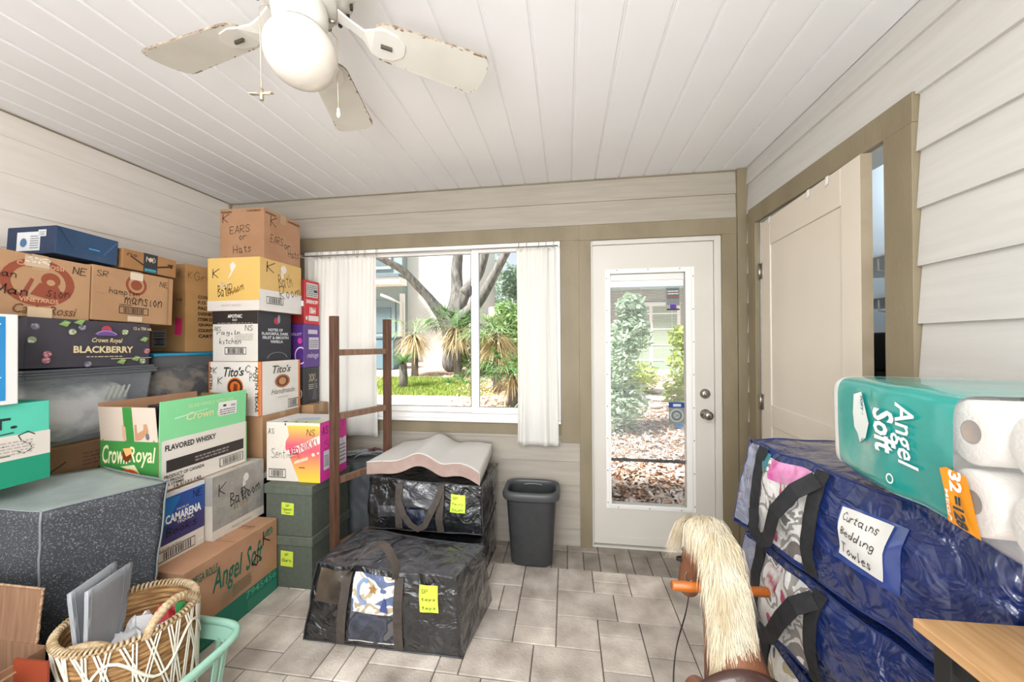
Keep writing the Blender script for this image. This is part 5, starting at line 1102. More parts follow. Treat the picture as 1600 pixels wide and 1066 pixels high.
# ------------------------------------------------------------------ curtains and rod
CUR = mat('curtain_cotton', '#f8f7f3', .8, bump=.1, bscale=300, translucent=.45)
RODM = mat('rod_metal', '#a09a92', .35, metal=.6)
r = thing('curtain_rod', 'thin metal tension rod across the top of the window', 'curtain rod', (-1.0, 2.505, 2.026))
bm = bmesh.new(); tube(bm, [(-.945, 0, 0), (.958, 0, 0)], .0045, 10); obj('rod', bm, RODM, r)
for x in (-.945, .958):
    bm = bmesh.new(); tube(bm, [(x - .008, 0, 0), (x + .004, 0, 0)], .009, 12); obj('end_cap', bm, VINYL, r)
    bm = bmesh.new(); box(bm, x - .004, x + .002, 0, .037, -.004, .004); obj('bracket', bm, VINYL, r)
def curtain(label, x0, x1, zt, zb_, folds, hooks, seed, layers=((0, 1, 0),), y=2.485):
    r = thing('window_curtain', label, 'curtain', ((x0 + x1) / 2, y, zt), group=None)
    bm = bmesh.new(); w = x1 - x0; rr = random.Random(seed)
    for (a0, a1, oy) in layers:
        ph = rr.uniform(0, 6); f2 = folds * (a1 - a0)
        def cp(a, b):
            g = 1 - .25 * math.exp(-b * 9); amp = .005 + .007 * b
            x = -w / 2 + w * (a0 + (a1 - a0) * a); x += .006 * math.sin(b * 3 + a * 5 + ph) + (.01 * b * (a - .5))
            yy = oy + amp * math.sin(2 * PI * f2 * .7 * (a + .12 * math.sin(a * 7 + ph)) + ph + .8 * b) + .003 * math.exp(-b * 4) * math.sin(2 * PI * f2 * 3.1 * a + 3 * b) + .004 * noise.noise(Vector((a * 6, b * 5, ph)))
            sag = -.012 * abs(math.sin(PI * a * hooks * (a1 - a0))) * math.exp(-b * 12)
            return (x * g if False else x, yy, sag - (zt - zb_) * b)
        grid(bm, 90, 40, cp)
    o = obj('cloth', bm, CUR, r); m = o.modifiers.new('solid', 'SOLIDIFY'); m.thickness = .0012
    bm = bmesh.new()
    for (a0, a1, oy) in layers:
        pass
    hb = bmesh.new(); strip(hb, [(-w / 2 + .01 + (w - .02) * k / 30, layers[-1][2] - .018 if False else -.016, -(zt - zb_) + .022) for k in range(31)], (0, 0, 1), .002, .001); bm.free(); hb.free()
    for k in range(hooks):
        hx_ = -w / 2 + w * ((k + .5) / hooks) + rr.uniform(-.02, .02); zc = 2.045 - zt; y0 = 2.505 - y
        bm = bmesh.new(); pts = [(hx_ + .004 * math.sin(q), y0 + .018 * math.cos(q) * .5, zc - .012 + .030 * math.sin(q)) for q in [i * 2 * PI / 16 for i in range(16)]]; tube(bm, pts, .0016, 6, closed=True); obj('curtain_ring', bm, RODM, r)
    return r
curtain('wide white curtain panel hanging at the left of the window behind the ladder', -1.86, -1.335, 2.012, .715, 5, 9, 1, layers=((0, .55, .008), (.42, 1, -.008)), y=2.492)
curtain('narrow white curtain hanging at the right of the window, beside the tan trim', -.325, -.062, 2.018, .688, 4, 5, 2, layers=((0, .82, -.004), (.70, 1, .008)), y=2.488)

# ------------------------------------------------------------------ blue bags, far end toward the back wall; front face looks into the room
def blue(label, z0, z1, seed, dx0=0, dx1=0, near=.83):
    return Bag('storage_bag', label, [(.692 + dx0, 1.60, z0), (.835 + dx0, near, z0 + .01), (1.09, near + .02, z0 + .01), (1.105, 1.63, z0), (.72 + dx1, 1.60, z1), (.845 + dx1, near, z1 + .005), (1.085, near + .02, z1 + .01), (1.105, 1.62, z1)], [BLV, CLW], seed, .013, (.03, .02, .02), n=44, fmi={5: 1})
b1 = blue('top blue vinyl bag with handwritten paper label, under the pack of toilet rolls', .658, .985, 11, -.02, .0)
b2 = blue('middle blue vinyl bag under the labelled one, with black straps', .338, .622, 12, -.012, -.012)
b3 = blue('bottom blue vinyl bag on the floor, lowest of the three blue bags', .004, .292, 13, .0, .0)
for bb, c in ((b1, CT2), (b2, CT2), (b3, CT1)):
    bb.patch('clear_window', .16, .44, .06, .92, c, .003, 'clear window showing printed bedding')
    bb.strap('carry_strap', [(.13, .02 + i * .096, .008) for i in range(11)], .045, WEBK); bb.strap('carry_strap', [(.47, .02 + i * .096, .008) for i in range(11)], .045, WEBK)
    bb.piping(ink('#2a3a70', .25), ('tf', 'tl', 'fl', 'bf', 'tb'))
    bb.strap('handle', [(.135, .30, .012), (.18, .10, .03), (.24, .04, .04), (.30, .14, .045), (.36, .45, .045), (.42, .72, .035), (.47, .90, .014)], .05, WEBK)
    bb.patch('clear_window', .0, .10, .05, .97, CLW, .002, 'hazy clear end panel')
b1.patch('clear_window', .20, .42, .70, .92, mat('pink_cloth', '#cc3f95', .4, '#e6a8cc', 14, coat=1, bump=.8, bscale=20), .005, 'bright pink cloth behind the clear window')
b1.patch('clear_window', .10, .18, .74, .95, mat('teal_cloth', '#1d6f78', .4, coat=1), .004)
b2.patch('clear_window', .20, .27, .55, .85, mat('red_pattern', '#9a3040', .4, '#e0dcd8', 24, coat=1), .005)
b1.patch('label_sleeve', .575, .785, .31, .80, mat('sleeve_film', '#2a3d78', .15, '#3d5090', 9, coat=1), .003)
n_ = b1.patch('paper_label', .585, .745, .36, .78, ink('#dcdad4'), .007, 'white paper label with handwriting', n=8)
print_on(n_, 'handwriting', (0, 0, 0), (1, 0, 0), (0, 0, 1), .8, .33, [('h', 'Curtains', .60, .66, .715, .745, BK, .6), ('h', 'Bedding', .60, .52, .72, .61, BK, .6), ('h', 'Towles', .60, .39, .71, .48, BK, .6)], base=.009, fn=b1.F)

# ------------------------------------------------------------------ pack of toilet rolls
TEALP = mat('teal_film', '#17a098', .25, '#128f89', 4, coat=.8, bump=.25, bscale=9); FILM = mat('clear_wrap', '#e8e8e6', .12, alpha=.3, coat=1, bump=.4, bscale=9); WF = mat('white_wrap', '#dedcd8', .25, coat=.6, bump=.3, bscale=10)
dv = Vector((-.153, -.988, 0)).normalized(); ev = Vector((.988, -.153, 0)).normalized()
r = thing('toilet_roll_pack', 'teal and clear plastic pack of toilet rolls lying on the top blue bag', 'toilet paper', (.722, 1.14, 1.045), (0, 0, math.atan2(dv.y, dv.x)))
# local axes: +x along the pack toward the camera, +y = depth toward the wall
Lp, Dp, Hp = .62, .345, .235
def wrap(x, a, g=0):  # ring around the pack at station x
    q = rr_pt(2 * PI * a, Dp / 2 + .004 + g, Hp / 2 + .002 + g, .2)
    e = min(1, max(0, x / .035)); e2 = min(1, max(0, (Lp - x) / .035)); k = .86 + .14 * math.sqrt(1 - (1 - e) ** 2) if e < 1 else (.86 + .14 * math.sqrt(1 - (1 - e2) ** 2) if e2 < 1 else 1)
    n = noise.noise(Vector((x * 9, q[0] * 9, q[1] * 9))) * .005
    return (x, Dp / 2 + q[0] * k + n, Hp / 2 + q[1] * k + n)
bm = bmesh.new(); NA = 56
def band(x0, x1, mi, nn): grid(bm, nn, NA, lambda s_, a: wrap(x0 + (x1 - x0) * s_, a), mi=mi)
band(0, .045, 1, 8); band(.045, .405, 0, 40); band(.405, Lp, 2, 20)
for x, mi in ((0, 1), (Lp, 2)):
    v = [bm.verts.new(wrap(x, k / NA)) for k in range(NA)]; bm.faces.new(v).material_index = mi
bmesh.ops.remove_doubles(bm, verts=bm.verts[:], dist=.0003)
obj('wrapper', bm, [TEALP, WF, FILM], r)
TP = mat('tissue', '#e8e4de', .9, '#dfdad3', 30, bump=.3, bscale=160)
for ix in range(5):
    for iz in range(2):
        for iy in range(3 if ix > 2 else 1):
            bm = bmesh.new(); R_ = .054
            lathe(bm, [(.020, 0), (.050, 0), (R_, .004), (R_, .100), (.050, .104), (.020, .104), (.0195, .104)], 32, (.066 + ix * .1165, .012 + iy * .108, .0595 + iz * .1165), axis='y')
            lathe(bm, [(.0195, 0.001), (.0195, .103)], 32, (.066 + ix * .1165, .012 + iy * .108, .0595 + iz * .1165), axis='y', mi=1); o = obj('toilet_roll', bm, [TP, KRAFT_D], r)
def pfun(a, b, z): return Vector((a * Lp, -.006 - z, b * Hp))
def wfn(a, b, z):
    # front of wrapper is the side facing the room (local -y), a toward the camera
    q = .5 + (b - .5) * .90
    y = Dp / 2 - (Dp / 2 + .004) * (max(0, 1 - (abs(q - .5) * 2) ** 10)) ** .1
    n = noise.noise(Vector((a * Lp * 9, (y - Dp / 2) * 9, (q - .5) * Hp * 9))) * .005
    return Vector((a * Lp, y + n - z, q * Hp + n))
S1 = lambda s_: s_ / Lp
print_on(r, 'printed_lettering', (0, 0, 0), (-1, 0, 0), (0, 0, 1), Lp, Hp, base=.0045, fn=wfn, label='white lettering and orange ribbon', els=[
 ('p', [(S1(.12), .88), (S1(.15), .93), (S1(.165), .80), (S1(.185), .62), (S1(.17), .44), (S1(.145), .36), (S1(.135), .44), (S1(.12), .50), (S1(.115), .66)], '#e4ece8'),
 ('T', 'SOFT & STRONG', S1(.155) - .10, .60, S1(.155) + .10, .65, '#205a70', .03, 0, -1.5708),
 ('T', 'Angel', S1(.292) - .115, .46, S1(.292) + .115, .76, '#eef2f0', .012, .15, -1.5), ('T', 'Soft', S1(.238) - .085, .46, S1(.238) + .085, .74, '#eef2f0', .03, .15, -1.5),
 ('o', S1(.255), .14, .016, .05, .7, '#e8eeec'),
 ('p', [(S1(.385), .44), (S1(.40), .47), (S1(.44), .45), (S1(.455), .0), (S1(.44), -.02), (S1(.388), .0), (S1(.395), .25)], '#e8941e'),
 ('T', '32', S1(.418) - .032, .32, S1(.418) + .032, .43, '#f4f1ea', .04, 0, -1.5), ('T', '=128', S1(.424) - .048, .09, S1(.424) + .048, .19, '#1c3a4a', .04, 0, -1.5), ('T', 'MEGA', S1(.402) - .05, .14, S1(.402) + .05, .17, '#f4f1ea', .02, 0, -1.5)])

# ------------------------------------------------------------------ table corner
OAK = mat('oak_laminate', '#c79f72', .42, '#a87f52', 5, (14, 1.2, 8), lo=.3, hi=.7, bump=.05)
r = thing('desk', 'light oak desk with black frame at the lower right corner', 'desk', (.88, .42, 0), (0, 0, .0))
zt = .87
bm = bmesh.new(); P = [(.622, .778), (1.12, .79), (1.13, .02), (.632, .0)]
P = [(a - .88, b - .42) for a, b in P]
hexa(bm, [(*P[3], zt - .019), (*P[2], zt - .019), (*P[1], zt - .019), (*P[0], zt - .019), (*P[3], zt), (*P[2], zt), (*P[1], zt), (*P[0], zt)]); obj('desk_top', bm, OAK, r, bevel=.0025)
KM = mat('black_frame', '#1f1f20', .5, bump=.1, bscale=200)
for x, y in ((-.225, .325), (.225, .33), (-.22, -.39), (.22, -.38)):
    bm = bmesh.new(); box(bm, x - .015, x + .015, y - .015, y + .015, 0, zt - .02); obj('leg', bm, KM, r, bevel=.001)
for a in ((-.21, .21, .31, .34, .30, zt - .021), (-.235, -.21, -.38, .31, zt - .06, zt - .021)):
    bm = bmesh.new(); box(bm, *a); obj('side_panel' if a[4] < .5 else 'rail', bm, KM, r)

# ------------------------------------------------------------------ rocking horse seen from behind
HB = mat('horse_hide', '#8a5a3c', .55, '#744830', 8, bump=.2, bscale=80); SAD = mat('saddle_leather', '#3f2822', .35, '#4d332a', 8, coat=.3, bump=.1, bscale=60); MANE = mat('mane_fur', '#e9e0ca', .7, '#cfbd98', 18, (1, 1, .25), lo=.3, hi=.7, island=.16)
hr = thing('rocking_horse', 'rocking horse with long blond mane and wooden handle, seen from behind', 'rocking horse', (.42, .86, 0))
def skin(name, verts, edges, radii, m, parent, sub=2, root=0):
    me = bpy.data.meshes.new(name); me.from_pydata(verts, edges, []); o = bpy.data.objects.new(name, me); link(o, parent); me.materials.append(m)
    s = o.modifiers.new('skin', 'SKIN'); s.use_smooth_shade = True
    for i, rd in enumerate(radii): me.skin_vertices[0].data[i].radius = rd if isinstance(rd, tuple) else (rd, rd); me.skin_vertices[0].data[i].use_root = i == root
    ss = o.modifiers.new('sub', 'SUBSURF'); ss.levels = sub; ss.render_levels = sub; return o
V_ = [(0, -.16, .40), (0, -.04, .41), (0, .08, .42), (.005, .15, .50), (.008, .23, .62), (.008, .31, .735), (.0, .37, .75), (-.012, .43, .64), (-.02, .455, .56), (-.03, .465, .535)]
E_ = [(i, i + 1) for i in range(9)]
R_ = [.085, .10, .10, .085, .062, .05, .052, .045, .036, .03]
for sx in (-1, 1):
    for (y0, y1, at_) in ((-.15, -.24, 0), (.08, .20, 2)):
        k = len(V_); V_ += [(sx * .06, y0, .34), (sx * .085, (y0 + y1) / 2, .24), (sx * .10, y1, .13), (sx * .10, y1 + .01, .085)]
        E_ += [(at_, k), (k, k + 1), (k + 1, k + 2), (k + 2, k + 3)]; R_ += [.05, .034, .024, .028]
skin('horse_body', V_, E_, R_, HB, hr, root=1)
for sx in (-1, 1):
    bm = bmesh.new(); pts = [(sx * .10, -.46 + .92 * i / 24, .012 + .085 * (2 * i / 24 - 1) ** 2) for i in range(25)]; strip(bm, pts, (1, 0, 0), .03, .024); obj('rocker', bm, mat('rocker_wood', '#9a5c2a', .4, '#84491f', 8, (1, 6, 1)), hr, bevel=.003)
    bm = bmesh.new(); c_ = (sx * .032, .345, .80); vs = [bm.verts.new(p) for p in ((c_[0] - .012, c_[1], c_[2] - .03), (c_[0] + .012, c_[1], c_[2] - .03), (c_[0], c_[1] - .012, c_[2] - .03), (c_[0] + sx * .004, c_[1] + .005, c_[2] + .015))]
    for f in ((0, 1, 3), (1, 2, 3), (2, 0, 3), (0, 2, 1)): bm.faces.new([vs[i] for i in f])
    obj('ear', bm, HB, hr)
    bm = bmesh.new(); lathe(bm, [(.0005, -.008), (.006, -.005), (.008, 0), (.006, .005), (.0005, .008)], 12, (sx * .038 - .006, .42, .70), axis='x'); obj('eye', bm, ink('#161412', .1), hr)
for y in (-.30, .24):
    bm = bmesh.new(); tube(bm, [(-.10, y, .055), (.10, y, .055)], .012, 10); obj('cross_bar', bm, mat('rocker_wood', '#9a5c2a'), hr)
bm = bmesh.new(); HO = mat('handle_wood', '#c06a22', .3, '#a85818', 9, (1, 8, 8), coat=.4)
tube(bm, [(-.122, .275, .670), (-.118, .275, .6695), (.018, .293, .659), (.150, .312, .6495), (.154, .3125, .649)], [.0105, .0135, .0135, .0135, .0105], 16); obj('handle_bar', bm, HO, hr, label='orange varnished wooden handle')
# saddle
bm = bmesh.new()
def sd(u_, v_):
    a = (u_ - .5) * 2.3; y = -.155 + .27 * v_; rad = .125 + .02 * (2 * v_ - 1) ** 2; z = .40 + rad * math.cos(a) + .035 * max(0, (v_ - .7) / .3) ** 2 * math.cos(a) + .05 * max(0, (.25 - v_) / .25) ** 2; return (rad * math.sin(a) * 1.0, y, z)
grid(bm, 30, 20, sd); o = obj('saddle', bm, SAD, hr); mo = o.modifiers.new('solid', 'SOLIDIFY'); mo.thickness = .012; mo.offset = 1
for sx in (-1, 1):
    bm = bmesh.new(); tube(bm, [(sx * .085, .105, .50), (sx * .10, .15, .485)], [.034, .032], 20); lathe(bm, [(.001, 0)] * 2, 3, (0, 0, 0)); obj('saddle_roll', bm, mat('tan_leather', '#8b553c', .4, '#7a4630', 10, coat=.3), hr, bevel=.004, label='rolled brown leather pommel')
bm = bmesh.new(); pts = bez((-.02, .455, .54), (-.05, .38, .46), (-.13, .30, .50), (-.155, .12, .41), 18); strip(bm, pts, (.2, .1, 1), .011, .003); obj('rein', bm, ink('#26201d', .4), hr, label='dark leather rein')
bm = bmesh.new(); pts = [(-.035 + .012 * math.cos(q), .40, .625 + .016 * math.sin(q)) for q in [i * PI / 8 for i in range(16)]]; tube(bm, pts, .002, 6, closed=True); obj('bridle_ring', bm, NICK, hr)
bm = bmesh.new(); pts = [(-.016 + .050 * math.cos(q), .425 + .01 * math.sin(q), .665 + .0 * math.cos(q)) for q in [i * PI / 8 for i in range(17)]]; strip(bm, pts, (0, 0, 1), .012, .003); obj('bridle', bm, ink('#26201d', .4), hr)
# mane: strands combed off the crest of the neck, to both sides and down the back
mr_ = random.Random(11)
crest = [Vector(p) for p in ((-.006, .45, .725), (-.004, .425, .795), (.002, .365, .832), (.006, .30, .815), (.004, .245, .745), (-.002, .20, .67), (-.01, .165, .60), (-.018, .14, .555))]
def cpt(t):
    x = t * (len(crest) - 1); k = min(int(x), len(crest) - 2); return crest[k].lerp(crest[k + 1], x - k)
VS = []; FS = []
for i in range(13000):
    t = mr_.random() ** .9; side = mr_.uniform(-1, 1); p = cpt(t) + Vector((side * .028, mr_.uniform(-.012, .012), mr_.uniform(-.012, .004) - .010 * side * side))
    ln = mr_.uniform(.08, .14) * (1 - .28 * t)
    spread = side * .6 + mr_.uniform(-.25, .25)
    if t < .22: d0 = Vector((-.25 + spread * .7, .75, .20)); dn_ = Vector((-.12 + spread * .3, .12, -1))     # forelock falls over the face
    else: d0 = Vector((spread * .8 - .04, -.42, .25)); dn_ = Vector((spread * .22, -.22, -1))
    d0.normalize(); dn_.normalize(); pts = [p]; q = p.copy(); seg = 5
    for s_ in range(seg):
        f = min(1, (s_ + .35) / 2.2); d = d0.lerp(dn_, f).normalized() + Vector((mr_.uniform(-.1, .1), mr_.uniform(-.1, .1), 0)); q = q + d * ln / seg; pts.append(q.copy())
    wd = Vector((mr_.uniform(-1, 1), mr_.uniform(-.4, .4), 0)).normalized(); w0 = mr_.uniform(.0005, .0011); k = len(VS)
    for j, pt_ in enumerate(pts):
        ww = w0 * (1 - j / (seg + .3)); VS += [tuple(pt_ - wd * ww), tuple(pt_ + wd * ww)]
    for j in range(seg): a_ = k + 2 * j; FS.append((a_, a_ + 1, a_ + 3, a_ + 2))
me = bpy.data.meshes.new('mane'); me.from_pydata(VS, [], FS); me.materials.append(MANE)
for p in me.polygons: p.use_smooth = True
mo = bpy.data.objects.new('mane', me); link(mo, hr); mo['label'] = 'long blond fur mane'
uv_ = [(.004, .44, .74), (.005, .40, .79), (.007, .35, .812), (.008, .30, .79), (.008, .245, .725), (.006, .205, .65), (.002, .17, .575), (0, .14, .52)]
skin('mane_base', uv_, [(i, i + 1) for i in range(7)], [.028, .034, .036, .036, .038, .038, .036, .03], mat('mane_under', '#d6c8a8', .8), hr, sub=1)
# ------------------------------------------------------------------ outside
def gz(x, y): return -.10 + max(0, y - 2.8) * .062 + .02 * math.sin(x * .7 + y * .5)
bm = bmesh.new()
grid(bm, 60, 60, lambda a, b: (-22 + 36 * a, YB + .11 + 24 * b, gz(-22 + 36 * a, YB + .11 + 24 * b)))
tag(obj('leaf_covered_ground', bm, mat('leaf_ground', '#dccab8', .95, '#a58a77', 22, detail=10, bump=.6, bscale=60, lo=.35, hi=.6)), kind='structure').name = 'floor_yard'
LEAFM = [mat('leaf_tan', '#dcc0a8', .8, island=.35), mat('leaf_brown', '#9a6e52', .8, island=.35), mat('leaf_pale', '#efe4da', .8, island=.2)]
rl = random.Random(21); VS = []; FS = []; MI = []
for i in range(11000):
    y = 3.02 + (rl.random() ** 1.9) * 8.0; x = rl.uniform(.05, 1.35) + (y - 2.7) * rl.uniform(-.55, .42); z = gz(x, y) + rl.uniform(.0, .03)
    s = rl.uniform(.025, .05) * (1 + (y - 2.7) * .06); a = rl.uniform(0, 6.3); tx, ty = rl.uniform(-.6, .6), rl.uniform(-.6, .6)
    k = len(VS)
    for (u_, v_, w_) in ((-1, 0, 0), (0, .42, .18), (1, 0, .05), (0, -.42, .18)):
        X = (u_ * math.cos(a) - v_ * math.sin(a)) * s; Y = (u_ * math.sin(a) + v_ * math.cos(a)) * s; VS.append((x + X, y + Y, z + w_ * s + X * tx + Y * ty + .01))
    FS += [(k, k + 1, k + 2), (k, k + 2, k + 3)]; m_ = rl.choice((0, 0, 1, 2, 2)); MI += [m_, m_]
me = bpy.data.meshes.new('fallen_leaves'); me.from_pydata(VS, [], FS)
for m in LEAFM: me.materials.append(m)
for p, m_ in zip(me.polygons, MI): p.material_index = m_
o = bpy.data.objects.new('fallen_leaves', me); link(o); tag(o, 'carpet of dry brown and pale fallen leaves outside the back door', 'leaves', kind='stuff')
# grass
VS = []; FS = []
for i in range(16000):
    y = rl.uniform(7.8, 10.2); x = -.40 * y + rl.gauss(0, .85); z = gz(x, y); h_ = rl.uniform(.04, .10); a = rl.uniform(0, 6.3); w_ = .008; k = len(VS)
    VS += [(x - w_ * math.cos(a), y - w_ * math.sin(a), z), (x + w_ * math.cos(a), y + w_ * math.sin(a), z), (x + rl.uniform(-.03, .03), y + rl.uniform(-.03, .03), z + h_)]; FS.append((k, k + 1, k + 2))
me = bpy.data.meshes.new('lawn_grass'); me.from_pydata(VS, [], FS); me.materials.append(mat('grass', '#93a84e', .8, island=.3)); o = bpy.data.objects.new('lawn_grass', me); link(o); tag(o, 'patch of short green grass in the yard beyond the window', 'grass', kind='stuff')

def W_(px, py, Z):  # helper for laying out the yard: a point at camera-depth Z (metres) along a sight line
    p = Fv * Z + Rv * ((px - 800) / 580 * Z) + Uv * ((533 - py) / 580 * Z); return Vector((0, 0, 1.375)) + p
BARK = mat('oak_bark', '#5d5a56', .9, '#8a8680', 12, (1, 1, .3), bump=.8, bscale=20)
base = Vector((-3.68, 11.8, gz(-3.68, 11.8)))
oak = thing('oak_tree', 'large oak with dark leaning limbs in the yard, palm fronds around its trunk', 'tree', base)
tv = [(0, 0, -.1), (.0, 0, .6), (.02, 0, 1.3), (.15, 0, 2.2), (.1, .1, 3.4), (.3, .2, 5.2), (.9, 0, 3.2), (1.4, .1, 5.0), (-.7, -.3, 2.4), (-1.5, -.6, 3.3), (-2.6, -.9, 3.9), (-4.2, -1.2, 4.1), (1.1, -.4, 2.4), (2.0, -.6, 3.9), (2.8, -.8, 5.6)]
te = [(0, 1), (1, 2), (2, 3), (3, 4), (4, 5), (3, 6), (6, 7), (2, 8), (8, 9), (9, 10), (10, 11), (2, 12), (12, 13), (13, 14)]
tr = [.48, .34, .32, .24, .20, .14, .17, .12, .16, .13, .10, .06, .17, .13, .09]
skin('trunk', tv, te, tr, BARK, oak, sub=2)
def leafcloud(name, parent, centers, n, m, s=.05, seed=1, flat=1.0):
    rl = random.Random(seed); VS = []; FS = []
    for i in range(n):
        c, R_ = rl.choice(centers); d = Vector((rl.gauss(0, 1), rl.gauss(0, 1), rl.gauss(0, 1))).normalized() * R_ * rl.random() ** .35; d.z *= flat; p = Vector(c) + d
        a = Vector((rl.gauss(0, 1), rl.gauss(0, 1), rl.gauss(0, .6))).normalized(); b = a.cross(Vector((rl.gauss(0, 1), rl.gauss(0, 1), rl.gauss(0, 1)))).normalized(); ss = s * rl.uniform(.6, 1.4); k = len(VS)
        VS += [tuple(p - a * ss), tuple(p + b * ss * .45), tuple(p + a * ss), tuple(p - b * ss * .45)]; FS.append((k, k + 1, k + 2, k + 3))
    me = bpy.data.meshes.new(name); me.from_pydata(VS, [], FS); me.materials.append(m); o = bpy.data.objects.new(name, me); link(o, parent); return o
G1 = mat('leaf_green', '#8aa86a', .7, island=.35, translucent=.3); G2 = mat('leaf_dusty', '#a9bfa6', .7, island=.35, translucent=.3); G3 = mat('leaf_yellowgreen', '#a9bb62', .7, island=.3, translucent=.3)
leafcloud('crown', oak, [((-2.5, -1, 5.0), 1.1), ((-1, 0, 5.2), 1.2), ((1, 0, 5.6), 1.4), ((2.8, -.6, 5.4), 1.2), ((4.5, -.5, 5.0), 1.2)], 2600, G1, .08, 3)
def frond_plant(name, label, cat, loc, n, L_, m, droop=.6, wid=.03, spread=1.0, up=.8, trunk=None, seed=1, dead=None, fan=0, grp=None):
    rl = random.Random(seed); r = thing(name, label, cat, loc, group=grp); VS = []; FS = []
    def blade(VS, FS, p0, d, ln, wd_, dr):
        q = Vector(p0); d = Vector(d).normalized(); side = d.cross(Vector((0, 0, 1))); side = side.normalized() if side.length > .05 else Vector((1, 0, 0)); k = len(VS); sg = 5
        for j in range(sg + 1):
            w_ = wd_ * (1 - (j / sg) ** 1.5) * (.5 + min(j, 1) * .5) + .0008; VS += [tuple(q - side * w_), tuple(q + side * w_)]
            dd = (d + Vector((0, 0, -dr * (j / sg) ** 1.2))).normalized(); q = q + dd * ln / sg
        for j in range(sg): a = k + 2 * j; FS.append((a, a + 1, a + 3, a + 2))
        return q
    h0 = trunk or .02
    for i in range(n):
        a = rl.uniform(0, 2 * PI); e = rl.uniform(-.15, 1) * up; d = Vector((math.cos(a) * spread, math.sin(a) * spread, e)); ln = L_ * rl.uniform(.7, 1.1)
        if not fan: blade(VS, FS, (0, 0, h0), d, ln, wid, droop * rl.uniform(.6, 1.3))
        else:
            tip = Vector((0, 0, h0)) + d.normalized() * ln * .5; k = len(VS); sd_ = d.cross(Vector((0, 0, 1))).normalized() * .012
            VS += [tuple(Vector((0, 0, h0)) - sd_), tuple(Vector((0, 0, h0)) + sd_), tuple(tip + sd_), tuple(tip - sd_)]; FS.append((k, k + 1, k + 2, k + 3))
            for f in range(fan):
                ph = (f / (fan - 1) - .5) * 2.6; u1 = d.normalized(); s1 = u1.cross(Vector((0, 0, 1))).normalized(); blade(VS, FS, tip, u1 * math.cos(ph) + s1 * math.sin(ph), ln * .5, wid, droop * 1.3)
    me = bpy.data.meshes.new('fronds'); me.from_pydata(VS, [], FS); me.materials.append(m); o = bpy.data.objects.new('fronds', me); link(o, r)
    if dead:
        VS2 = []; FS2 = []
        for i in range(dead[0]):
            a = rl.uniform(0, 2 * PI); d = Vector((math.cos(a), math.sin(a), rl.uniform(-.6, .25))); blade(VS2, FS2, (0, 0, h0 * rl.uniform(.7, 1)), d, L_ * rl.uniform(.5, .85), wid * .9, 1.6)
        me = bpy.data.meshes.new('dry_fronds'); me.from_pydata(VS2, [], FS2); me.materials.append(dead[1]); o = bpy.data.objects.new('dry_fronds', me); link(o, r); o['label'] = 'dry straw-coloured fronds'
    if trunk:
        bm = bmesh.new(); tube(bm, [(0, 0, -.05), (.01, 0, trunk * .5), (0, 0, trunk)], [.11, .10, .09], 12); obj('stem', bm, BARK, r)
    return r
DRY = mat('dry_frond', '#d2bf98', .85, island=.2, translucent=.2); PG = mat('palm_green', '#5f8a4e', .6, island=.35, translucent=.25); PG2 = mat('palm_pale', '#93ad7c', .6, island=.3, translucent=.25)
def gp_(x, y): return (x, y, gz(x, y))
frond_plant('cabbage_palm', 'fan palm with drooping straw-coloured skirt in front of the oak trunk', 'palm', gp_(-3.15, 10.5), 34, 1.25, PG, .7, .018, trunk=1.5, seed=4, dead=(420, DRY), fan=11)
frond_plant('cabbage_palm', 'smaller fan palm left of the oak trunk with dry fronds', 'palm', gp_(-4.5, 10.6), 20, 1.2, PG2, .8, .016, trunk=1.3, seed=5, dead=(260, DRY), fan=9)
frond_plant('cabbage_palm', 'tall pale fan palm seen through the right window pane', 'palm', gp_(-1.55, 8.3), 26, 1.1, PG2, .7, .016, trunk=1.35, seed=6, dead=(300, DRY), fan=10)
frond_plant('cabbage_palm', 'green fan palm just left of the narrow curtain', 'palm', gp_(-1.0, 6.9), 26, .95, PG, .7, .016, trunk=.7, seed=7, dead=(120, DRY), fan=10)
frond_plant('yucca', 'spiky yucca standing alone on the left of the lawn', 'plant', gp_(-3.95, 8.6), 60, .62, PG, .35, .018, trunk=.62, seed=8, up=1.0)
frond_plant('spider_lily', 'arching strappy plant with pale striped leaves at the lower right of the window', 'plant', gp_(-.88, 5.2), 70, .62, PG2, 1.1, .014, seed=9, up=1.5, spread=.8)
frond_plant('palmetto', 'low green palmetto at the foot of the oak', 'plant', gp_(-2.75, 9.6), 22, .8, PG, .8, .015, seed=10, up=.9, fan=8)
t = thing('yard_bush', 'dense leafy bush behind the palms right of the oak', 'bush', gp_(-1.7, 11.2)); leafcloud('foliage', t, [((0, 0, .6), .8), ((.6, 0, .9), .8), ((-.9, 0, .7), .7), ((0, 0, 1.6), .7)], 5000, G1, .08, 5)
bm = bmesh.new(); tube(bm, [(0, 0, -.05), (0, 0, 1.2)], .05, 8); obj('stem', bm, BARK, t)

